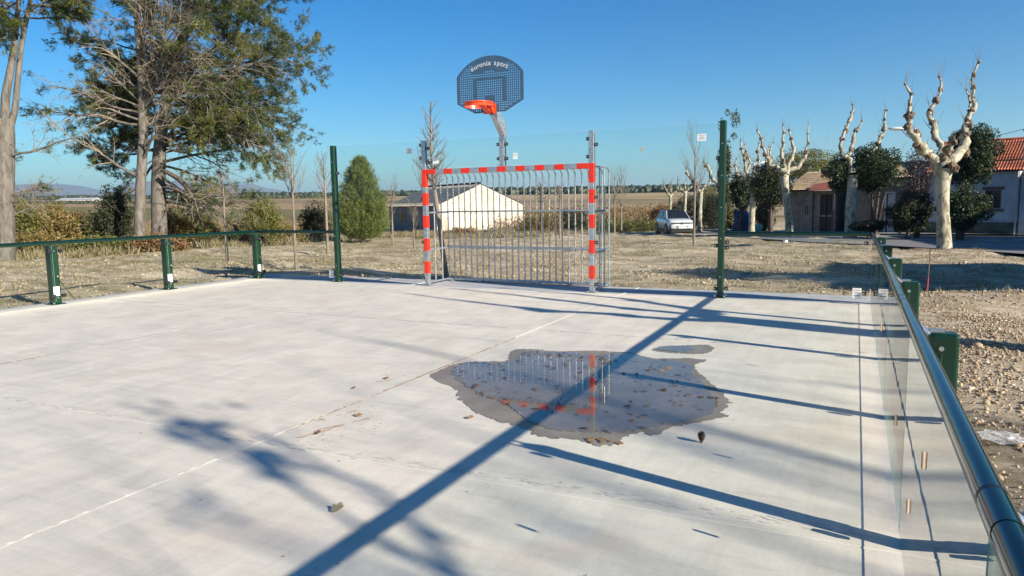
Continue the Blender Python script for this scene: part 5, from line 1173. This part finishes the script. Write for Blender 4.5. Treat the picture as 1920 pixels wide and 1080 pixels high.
# neighbour cut by the frame edge
nb3 = empty('house', (x1+.05, FY, gb), 'white rendered house cut by the picture edge beside the utility pole', 'house', 'houses facing the court')
xa, xb = x1+.05, x1+7
wall_with_holes(xa, xb, gb, ev-.3, FY+.1, .3, [(xa+2.2, xa+3.2, gb, gb+2.2)]).build('wall', M['render_house'], nb3)
MB().box((xa+2.2, FY+.25, gb), (xa+3.2, FY+.3, gb+2.2)).build('door', M['dark_wood'], nb3)
MB().box((xa, FY+.401, gb), (xa+.3, FY+7, ev-.3)).box((xb-.3, FY+.401, gb), (xb, FY+7, ev-.3)).box((xa+.3, FY+6.7, gb), (xb-.3, FY+7, ev-.3)).build('wall', M['render_house'], nb3)
tiles(nb3, (xa+.2, FY-.25, ev-.28), (xb-xa, 0, 0), (0, 3.9, 1.2), 26, 9, M['tile_red']); tiles(nb3, (xa+.2, FY+7.4, ev-.28), (xb-xa, 0, 0), (0, -3.7, 1.2), 26, 9, M['tile_red']); shift(nb3)
# middle brown house
x0, x1 = zx(1585), zx(1741); mh = empty('house', (x0, FY, gb), 'low brown walled house with old tiles half hidden behind the shrubs', 'house', 'houses facing the court')
ev2 = zz_(1690, 334); dx0, dx1, dz1 = zx(1658), zx(1672), zz_(1665, 362)
wall_with_holes(x0, x1, gb, ev2, FY+.15, .3, [(dx0, dx1, gb, dz1)]).build('wall', M['brown_wall'], mh)
MB().box((x0, FY+.451, gb), (x0+.3, FY+7, ev2)).box((x1-.3, FY+.451, gb), (x1, FY+7, ev2)).box((x0+.3, FY+6.7, gb), (x1-.3, FY+7, ev2)).build('wall', M['brown_wall'], mh)
d_ = MB().box((dx0+.05, FY+.25, gb), (dx1-.05, FY+.3, dz1-.05)).build('door', M['grey_paint'], mh); MB().tube([(dx1-.12, FY+.249, gb+1), (dx1-.12, FY+.2, gb+1)], .03, 8).build('handle', M['bolt'], d_)
MB().box((dx0-.08, FY+.11, gb), (dx0, FY+.148, dz1+.08)).box((dx1, FY+.11, gb), (dx1+.08, FY+.148, dz1+.08)).box((dx0, FY+.11, dz1), (dx1, FY+.148, dz1+.08)).build('door_frame', M['grey_paint'], mh)
rz2 = zz_(1690, 304, FY+3.6); tiles(mh, (x0-.1, FY-.2, ev2+.02), (x1-x0+.1, 0, 0), (0, 3.8, rz2-ev2), 30, 9, M['tile_old']); tiles(mh, (x0-.1, FY+7.3, ev2+.02), (x1-x0+.1, 0, 0), (0, -3.7, rz2-ev2), 30, 9, M['tile_old'])
MB().prism([(FY+.46, ev2), (FY+6.9, ev2), (FY+3.6, rz2-.12)], 0, x0+.01, x0+.2).build('gable', M['brown_wall'], mh); shift(mh)
# stone shed with the red sheet porch
x0, x1 = zx(1452), zx(1552); FS = FY+.6; sh = empty('stone_shed', (x0, FS, gb), 'low grey stone shed with lichened tiles and a rusty red porch roof', 'shed')
ev3 = zz_(1490, 358, FS); sx0, sx1 = zx(1487, FS), zx(1497, FS); ddx0, ddx1 = zx(1521, FS), zx(1546, FS)
wall_with_holes(x0, x1, gb, ev3, FS, .3, [(sx0, sx1, zz_(1490, 407, FS), zz_(1490, 384, FS)), (ddx0, ddx1, gb, ev3-.25)]).build('wall', M['stone_wall'], sh)
MB().box((x0, FS+.301, gb), (x0+.3, FS+6, ev3)).box((x1-.3, FS+.301, gb), (x1, FS+6, ev3+.6)).box((x0+.3, FS+5.7, gb), (x1-.3, FS+6, ev3)).build('wall', M['render_grey'], sh)
window(sh, sx0, sx1, zz_(1490, 407, FS), zz_(1490, 384, FS), FS, False, False)
dm = (ddx0+ddx1)/2
for a, b in ((ddx0, dm-.01), (dm+.01, ddx1)):
    dr = MB().box((a+.02, FS+.14, gb+.02), (b-.02, FS+.17, ev3-.27)).build('door', M['dark_wood'], sh)
    MB().box((a+.05, FS+.11, gb+1.25), (b-.05, FS+.139, gb+1.32)).build('push_bar', M['grey_paint'], dr); MB().box((a+.10, FS+.128, gb+1.4), (b-.10, FS+.139, ev3-.4)).build('mesh_panel', M['iron'], dr)
MB().tube([(zx(1508, FS), FS-.05, ev3), (zx(1508, FS), FS-.05, gb)], .04, 8).build('drainpipe', M['iron'], sh)
rz3 = zz_(1545, 321, FS+4.0)
tiles(sh, (x0-.2, FS-.3, ev3+.03), (zx(1507, FS)-x0+.2, 0, 0), (0, 4.3, rz3-ev3), 12, 10, M['tile_old']); xr = zx(1508, FS)
tiles(sh, (xr, FS+.2, ev3+.03+(rz3-ev3)*.116), (x1-xr+.1, 0, 0), (0, 3.8, (rz3-ev3)*.884), 10, 8, M['tile_old']); tiles(sh, (x0-.2, FS+6.2, ev3+.3), (x1-x0+.2, 0, 0), (0, -2.2, rz3-ev3-.3), 22, 6, M['tile_old'])
MB().add([(xr+.02, FS-1.1, ev3-.02), (x1+.35, FS-1.1, ev3+.08), (x1+.35, FS+.15, ev3+.62), (xr+.02, FS+.15, ev3+.42), (xr+.02, FS-1.1, ev3+.02), (x1+.35, FS-1.1, ev3+.12), (x1+.35, FS+.15, ev3+.66), (xr+.02, FS+.15, ev3+.46)], [(0, 1, 2, 3), (4, 5, 6, 7), (0, 1, 5, 4), (1, 2, 6, 5), (2, 3, 7, 6), (3, 0, 4, 7)]).build('porch_roof', M['rust_sheet'], sh)
MB().tube([(x1+.2, FS-1.0, gb), (x1+.2, FS-1.0, ev3+.05)], .05, 8).build('porch_post', M['iron'], sh); shift(sh)
def turn(root, px_piv, py_piv, th):
    c, s_ = math.cos(th), math.sin(th); dx, dy = root.location.x-px_piv, root.location.y-py_piv
    root.location.x = px_piv+dx*c-dy*s_; root.location.y = py_piv+dx*s_+dy*c; root.rotation_euler.z = th
# small lit outbuilding between shed and brown house
x0, x1 = zx(1556), zx(1584); ob = empty('outbuilding', (x0, FY+3, gb), 'small whitewashed outbuilding in the gap between stone shed and brown house', 'outbuilding')
zt = zz_(1570, 362, FY+3); MB().box((x0, FY+3, gb), (x1, FY+6, zt-.3)).build('wall', M['render_house'], ob)
MB().add([(x0-.1, FY+2.8, zt-.35), (x1+.1, FY+2.8, zt-.35), (x1+.1, FY+6.2, zt+.5), (x0-.1, FY+6.2, zt+.5), (x0-.1, FY+2.8, zt-.27), (x1+.1, FY+2.8, zt-.27), (x1+.1, FY+6.2, zt+.58), (x0-.1, FY+6.2, zt+.58)], [(0, 1, 2, 3), (4, 5, 6, 7), (0, 1, 5, 4), (1, 2, 6, 5), (2, 3, 7, 6), (3, 0, 4, 7)]).build('roof', M['fibre_roof'], ob)
MB().box((x0+.15, FY+2.96, gb), (x1-.15, FY+2.998, zt-.6)).build('gate', M['dark_wood'], ob); shift(ob)
def wcrown(x, y, zc, w_, h_, n, label, seed):
    g = rng(seed); nc = 60; K = g.normal(size=(nc, 3)); K /= np.linalg.norm(K, axis=1)[:, None]; K *= g.uniform(.2, .8, (nc, 1)); i = g.integers(0, nc, n); u = g.normal(size=(n, 3)); u /= np.linalg.norm(u, axis=1)[:, None]
    P = (K[i]+u*g.uniform(.1, .4, (n, 1)))*[w_/2, w_/2, h_/2]+[0, 0, zc]; root = empty('round_evergreen', (x, y, gz(x, y)), label, 'tree')
    link('leaves', leaves_mesh('leaves', P, .12, M['laurel'], seed), root, kind='stuff'); MB().tube([(0, 0, -.1), (.05, 0, zc*.6), (0, 0, zc)], [.12, .1, .05], 8).build('trunk', M['dark_twig'], root)
wcrown(14.2, 1.4, 4.3, 3.4, 3.0, 9000, 'dense round evergreen across the street, outside the picture', 95)
for r_ in (hz3, nb3, mh, sh, ob): turn(r_, zx(1742), FY, -.29)
# street row outside the picture, whose shade lies on the road and the dirt
def row_house(x, y0, y1, h, hr, label):
    r = empty('house', (x, y0, -.3), label, 'house', 'houses across the street')
    MB().box((x, y0, -.4), (x+7, y1, h)).build('wall', M['render_house'], r)
    tiles(r, (x-.3, y1+.1, h), (0, y0-y1-.2, 0), (3.8, 0, hr-h), 24, 8, M['tile_red']); tiles(r, (x+7.3, y0-.1, h), (0, y1-y0+.2, 0), (-3.8, 0, hr-h), 24, 8, M['tile_red'])
    MB().prism([(x+.02, h), (x+6.98, h), (x+3.5, hr-.08)], 1, y0, y0+.2).prism([(x+.02, h), (x+6.98, h), (x+3.5, hr-.08)], 1, y1-.2, y1).build('gable', M['render_house'], r)
    for yy in np.arange(y0+1.2, y1-1.2, 2.6): window(r, 0, .9, 0, 1.1, 0).matrix_world = Matrix.Translation((x-.17, yy+.9, 1.0)) @ Matrix.Rotation(-math.pi/2, 4, 'Z')
    shift(r); return r
row_house(16.5, -1.0, 4.6, 5.0, 6.4, 'pale house across the street outside the picture, nearest the court')
row_house(18.6, 13, 20.5, 4.3, 5.6, 'long pale house across the street outside the picture')
row_house(18.6, 21, 33, 4.3, 5.6, 'last pale house across the street outside the picture')
# barn
P1 = CP+ray(820, 440)*62; nrm_ = np.array([.85, -.53]); nrm_ /= np.linalg.norm(nrm_); dr_ = np.array([-nrm_[1], nrm_[0]]); bz = -1.25
barn = empty('barn', (P1[0], P1[1], bz), 'long low barn with a stained cream gable and weathered grey roof', 'barn', None, math.atan2(dr_[1], dr_[0]))
GW, GL, EH, RH_ = 8.9, 10.5, 2.62, 4.45
b = MB(); b.add([(0, 0, -.3), (GW, 0, -.3), (GW, 0, EH), (GW/2, 0, RH_), (0, 0, EH), (0, .3, -.3), (GW, .3, -.3), (GW, .3, EH), (GW/2, .3, RH_), (0, .3, EH)], [(0, 1, 2, 3, 4), (9, 8, 7, 6, 5), (0, 1, 6, 5), (1, 2, 7, 6), (2, 3, 8, 7), (3, 4, 9, 8), (4, 0, 5, 9)]); b.build('gable_wall', M['render_white'], barn)
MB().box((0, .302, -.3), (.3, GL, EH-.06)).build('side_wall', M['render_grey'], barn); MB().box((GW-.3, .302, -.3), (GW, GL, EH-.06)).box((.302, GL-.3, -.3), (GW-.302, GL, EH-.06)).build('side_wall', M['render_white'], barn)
wb = MB().box((-.035, 6.6, 1.2), (-.002, 7.8, 2.0)).build('window', M['pane_dark'], barn); MB().box((-.05, 6.5, 1.12), (-.036, 7.9, 1.2)).box((-.05, 7.17, 1.2), (-.036, 7.23, 2.0)).build('frame', M['dark_wood'], wb)
for s, xa in ((1, -.25), (-1, GW+.25)):
    ux = s*(GW/2+.25); tiles(barn, (xa, -.05 if s < 0 else GL+.2, EH-.10), (0, (GL+.25)*(1 if s < 0 else -1), 0), (ux, 0, RH_+.12-EH), 70, 5, M['fibre_roof'], 'corrugated_roof', .02)
MB().tube([(GW/2, -.1, RH_+.09), (GW/2, GL+.2, RH_+.09)], .08, 8).build('ridge', M['dark_wood'], barn)
# long pale sheds far across the fields
for i, (a, b_, dpt, h, l_) in enumerate([(300, 410, 560, 1.0, 'long white greenhouse far across the fields, seen between the pines and a sapling'), (105, 172, 330, .35, 'white farm sheds far away, seen above the autumn shrubs'), (345, 352, 420, 4, 'tiny white farm building far out on the plain')]):
    A = at(a, dpt); B = at(b_, dpt); r = empty('farm_shed', tuple(A), l_, 'farm shed', 'farm sheds on the plain', math.atan2(B.y-A.y, B.x-A.x)); Ln = (B-A).length
    MB().box((0, 0, -1), (Ln, 9, h)).build('wall', M['kerb'], r); MB().prism([(-.3, h), (9.3, h), (4.5, h+.9)], 0, -.2, Ln+.2).build('roof', M['grey_paint'], r)
# ================================================================== STREET THINGS
up = at(1915, 40); upole = empty('utility_pole', tuple(up), 'slim pale utility pole at the picture edge before the white house', 'utility pole')
Hp = 208*40/FPX; MB().tube([(0, 0, -.1), (0, 0, Hp)], [.09, .07], 10).build('mast', M['grey_paint'], upole, smooth=True); MB().box((-.12, -.03, Hp-.45), (.12, .03, Hp-.4)).tube([(.1, 0, Hp-.4), (.1, 0, Hp-.28)], .03, 6).tube([(-.1, 0, Hp-.4), (-.1, 0, Hp-.28)], .03, 6).build('crossarm', M['iron'], upole)
A = np.array(up)+[-.1, 0, Hp-.3]; B = CP+ray(1400, 300)*62; pts = [A*(1-t_)+B*t_-np.array([0, 0, 1.1*math.sin(math.pi*t_)]) for t_ in np.linspace(0, 1, 20)]
wr = link('overhead_wire', tubes_mesh('overhead_wire', [(np.array(pts), [.016]*20)], M['iron'], 5)); tag(wr, 'sagging overhead wire from the utility pole across the roofs', 'wire')
wr2 = link('overhead_wire', tubes_mesh('overhead_wire', [(np.array([CP+ray(1690, 243)*23.3, CP+ray(1700, 254)*23.3, CP+ray(1712, 261)*23.2, CP+ray(1722, 262)*23.0]), [.012]*4)], M['iron'], 5)); tag(wr2, 'short cable looping from the lamp head to the plane tree', 'wire')
def lamp(px, hp, py, depth, label, mast=True):
    b = at(px, depth); Hh = (CP+ray(px, py)*depth)[2]-b.z; r = empty('street_lamp', tuple(b), label, 'street lamp', 'street lamps'); e = CP+ray(hp, py)*depth-np.array(b); 
    if mast: MB().tube([(0, 0, -.1), (0, 0, Hh-.1)], [.06, .045], 10).build('pole', M['grey_paint'], r, smooth=True)
    else: MB().tube([(0, 0, Hh-.3), (0, 0, Hh)], .03, 10).build('bracket', M['grey_paint'], r, smooth=True)
    MB().tube([(0, 0, Hh-.12), (e[0]*.5, e[1]*.5, Hh-.02), tuple(e)], .025, 8).build('arm', M['grey_paint'], r, smooth=True)
    d = np.array([e[0], e[1], 0]); ln = np.linalg.norm(d); d /= ln; n_ = np.array([-d[1], d[0], 0]); mb = MB(); sec = []
    V = []; m_ = 8
    for k, (s_, wv, h0, h1) in enumerate([(-.05, .05, -.03, .03), (.1, .11, -.05, .06), (.4, .12, -.05, .07), (.58, .08, -.035, .05), (.64, .03, -.01, .02)]):
        c = e+d*s_*(1 if mast else .75)+np.array([0, 0, (.04 if mast else .012)*k])
        for q in range(m_): a = q/m_*6.283; V.append(c+n_*wv*math.cos(a)+np.array([0, 0, (h1 if math.sin(a) > 0 else -h0)*math.sin(a)]))
    F = [(k*m_+q, k*m_+(q+1) % m_, (k+1)*m_+(q+1) % m_, (k+1)*m_+q) for k in range(4) for q in range(m_)]+[tuple(range(m_)), tuple(range(4*m_, 5*m_))]
    mb.add(V, F).build('lamp_head', M['paper'], r, smooth=True); return r
lamp(1709, 1694, 242, 23.3, 'white headed lamp on a short arm fixed to the largest plane tree', False); lamp(1412, 1426, 306, 50, 'distant white headed street lamp among the knobbed plane tree arms')
# blue igloo recycling bin
b = at(1391, 54); bin_ = empty('recycling_bin', tuple(b), 'blue dome shaped recycling bin behind the plane trees', 'recycling bin'); mb = MB(); V = []; m_ = 20
M['bin_blue'] = simple('blue_moulded_plastic', (.03, .065, .17), .5); prof = [(.62, 0), (.66, .1), (.66, .9), (.60, 1.25), (.42, 1.5), (.16, 1.62), (.01, 1.64)]
for r, z in prof:
    for q in range(m_): V.append((r*math.cos(q/m_*6.283), r*math.sin(q/m_*6.283), z))
mb.add(V, [(k*m_+q, k*m_+(q+1) % m_, (k+1)*m_+(q+1) % m_, (k+1)*m_+q) for k in range(len(prof)-1) for q in range(m_)]).build('shell', M['bin_blue'], bin_, smooth=True)
MB().box((-.22, -.68, 1.0), (.22, -.6, 1.18)).build('slot', M['black'], bin_); MB().tube([(0, 0, 1.63), (0, 0, 1.75)], .05, 8).build('lifting_ring', M['grey_paint'], bin_)
b = at(1424, 52); gbn = empty('waste_bag', tuple(b), 'small green and white refuse bag on the ground beside the brown hedge', 'bag'); bm = bmesh.new(); bmesh.ops.create_icosphere(bm, subdivisions=3, radius=.28)
for v in bm.verts: v.co = Vector((v.co.x, v.co.y, v.co.z*1.2+.28))*(1+.25*mnoise.noise(v.co*9))
me = bpy.data.meshes.new('sack'); bm.to_mesh(me); bm.free(); me.materials.append(simple('pale_green_plastic', (.25, .5, .42), .5)); link('sack', me, gbn)
# ---- parked car
def car():
    p = at(1264, 49.0); tc = np.array([CP[0]-p.x, CP[1]-p.y]); tc /= np.linalg.norm(tc); rt = np.array([-tc[1], tc[0]])
    rt = np.array([.975, .222]); hd = tc*math.cos(.26)+rt*math.sin(.26); rz = math.atan2(hd[1], hd[0])
    c = empty('parked_car', (p.x-hd[0]*.0, p.y, float(hgt(p.x, p.y))+.0), 'white compact SUV parked on the dirt at the field edge', 'car', None, rz)
    white = simple('white_car_paint', (.62, .64, .66), .25, .1, .03, 5, 1); dk = simple('black_trim', (.02, .02, .022), .5); gl = simple('car_glass', (.010, .013, .02), .12, 0, .1, 3, 0); ty = simple('tyre_rubber', (.02, .02, .02), .8); al = simple('alloy', (.35, .36, .38), .3, .8)
    Lh = 2.1
    # body: stations along x (front +), each a closed section (half width w, floor z0, shoulder z1, top z2)
    st = [(-2.08, .66, .42, .80, .92), (-1.95, .80, .30, .88, 1.02), (-1.4, .88, .22, .95, 1.06), (-.6, .90, .20, .95, 1.04), (.4, .90, .20, .93, 1.02), (1.0, .90, .20, .93, 1.02), (1.5, .89, .22, .90, .98), (1.85, .85, .24, .80, .90), (2.05, .76, .30, .66, .76), (2.12, .60, .36, .55, .62)]
    V = []; F = []; m_ = 12
    for x, w_, z0, z1, z2 in st:
        pr_ = [(-w_*.86, z0), (-w_, z0+.12), (-w_, (z0+z1)/2), (-w_*.985, z1), (-w_*.84, z2), (-w_*.4, z2+.02), (w_*.4, z2+.02), (w_*.84, z2), (w_*.985, z1), (w_, (z0+z1)/2), (w_, z0+.12), (w_*.86, z0)]
        V += [(x, y, z) for y, z in pr_]
    for k in range(len(st)-1):
        for q in range(m_): F.append((k*m_+q, k*m_+(q+1) % m_, (k+1)*m_+(q+1) % m_, (k+1)*m_+q))
    F += [tuple(range(m_)), tuple(range((len(st)-1)*m_, len(st)*m_))]
    bo = MB().add(V, F).build('body', white, c, smooth=True)
    for o in (bo,):
        s = o.modifiers.new('s', 'SUBSURF'); s.levels = 1; s.render_levels = 1
    # cabin glass and roof
    def loft(S, mat, name):
        V = []; F = []; n_ = 4
        for x, w_, z in S: pass
        return None
    cab = [(-1.75, .70, 1.03), (-1.15, .63, 1.46), (.25, .63, 1.50), (1.02, .76, 1.03)]
    V = []; 
    for x, w_, z in [(-1.80, .76, 1.0), (1.10, .78, 1.0)]: V += [(x, -w_, z), (x, w_, z)]
    V += [(-1.22, -.60, 1.47), (-1.22, .60, 1.47), (.30, -.60, 1.50), (.30, .60, 1.50)]
    MB().add(V, [(0, 1, 3, 2), (4, 5, 7, 6), (0, 1, 5, 4), (2, 3, 7, 6), (0, 2, 6, 4), (1, 3, 7, 5)]).build('windows', gl, c, bevel=.03)
    MB().add([(-1.34, -.62, 1.472), (.36, -.62, 1.498), (.36, .62, 1.498), (-1.34, .62, 1.472), (-1.24, -.55, 1.555), (.16, -.55, 1.575), (.16, .55, 1.575), (-1.24, .55, 1.555)], [(0, 1, 2, 3), (4, 5, 6, 7), (0, 1, 5, 4), (1, 2, 6, 5), (2, 3, 7, 6), (3, 0, 4, 7)]).build('roof', dk, c, bevel=.03)
    for s in (-1, 1):
        MB().tube([(1.12, s*.77, 1.01), (.34, s*.61, 1.50), (-1.26, s*.61, 1.48), (-1.86, s*.77, 1.0)], .028, 6).tube([(-.35, s*.785, 1.0), (-.40, s*.63, 1.49)], .024, 6).build('window_frame', white, c)
        MB().tube([(.78, s*.86, 1.02), (.80, s*.98, 1.06)], .02, 6).cbox((.78, s*1.0, 1.08), (.12, .16, .13)).build('mirror', dk, c, bevel=.02)
        for x in (-1.28, 1.30):
            w_ = MB().tube([(x, s*.70, .33), (x, s*.915, .33)], .335, 24).build('wheel', ty, c, smooth=True); MB().tube([(x, s*.916, .33), (x, s*.925, .33)], .21, 16).build('rim', al, w_)
            MB().tube([(x, s*.66, .35), (x, s*.903, .35)], .395, 24).build('wheel_arch', dk, c)
        MB().add([(2.04, s*.50, .66), (1.90, s*.80, .70), (1.86, s*.82, .77), (2.03, s*.50, .735), (1.98, s*.50, .65), (1.84, s*.78, .69), (1.80, s*.80, .76), (1.95, s*.50, .73)], [(0, 1, 2, 3), (4, 5, 6, 7), (0, 1, 5, 4), (1, 2, 6, 5), (2, 3, 7, 6), (3, 0, 4, 7)]).build('headlight', simple('lamp_lens', (.5, .55, .6), .1), c)
        MB().add([(2.03, s*.72, .60), (1.93, s*.83, .60), (1.95, s*.83, .32), (2.05, s*.74, .32), (1.98, s*.70, .60), (1.88, s*.80, .60), (1.90, s*.80, .32), (2.0, s*.71, .32)], [(0, 1, 2, 3), (4, 5, 6, 7), (0, 1, 5, 4), (1, 2, 6, 5), (2, 3, 7, 6), (3, 0, 4, 7)]).build('light_bezel', dk, c)
    for s in (-1, 1): MB().box((-.92, s*.905-.012, .16), (.94, s*.905+.012, .40)).build('sill_cladding', dk, c)
    c.scale = (1, 1, 1.07)
    MB().box((2.02, -.70, .70), (2.11, .70, .775)).build('upper_grille', dk, c); MB().box((2.08, -.42, .52), (2.14, .42, .555)).build('mid_grille', dk, c)
    MB().add([(2.06, -.62, .42), (2.06, .62, .42), (1.98, .84, .18), (1.98, -.84, .18), (2.17, -.58, .42), (2.17, .58, .42), (2.13, .78, .19), (2.13, -.78, .19)], [(0, 1, 2, 3), (4, 5, 6, 7), (0, 1, 5, 4), (1, 2, 6, 5), (2, 3, 7, 6), (3, 0, 4, 7)]).build('lower_grille', dk, c)
    MB().box((2.172, -.26, .42), (2.182, .26, .53)).build('number_plate', M['paper'], c)
    MB().add([(2.16, 0, .66), (2.16, .05, .735), (2.16, 0, .81), (2.16, -.05, .735), (2.09, 0, .66), (2.09, .05, .735), (2.09, 0, .81), (2.09, -.05, .735)], [(0, 1, 2, 3), (0, 1, 5, 4), (1, 2, 6, 5), (2, 3, 7, 6), (3, 0, 4, 7)]).build('badge', M['iron'], c)
    return c
car()
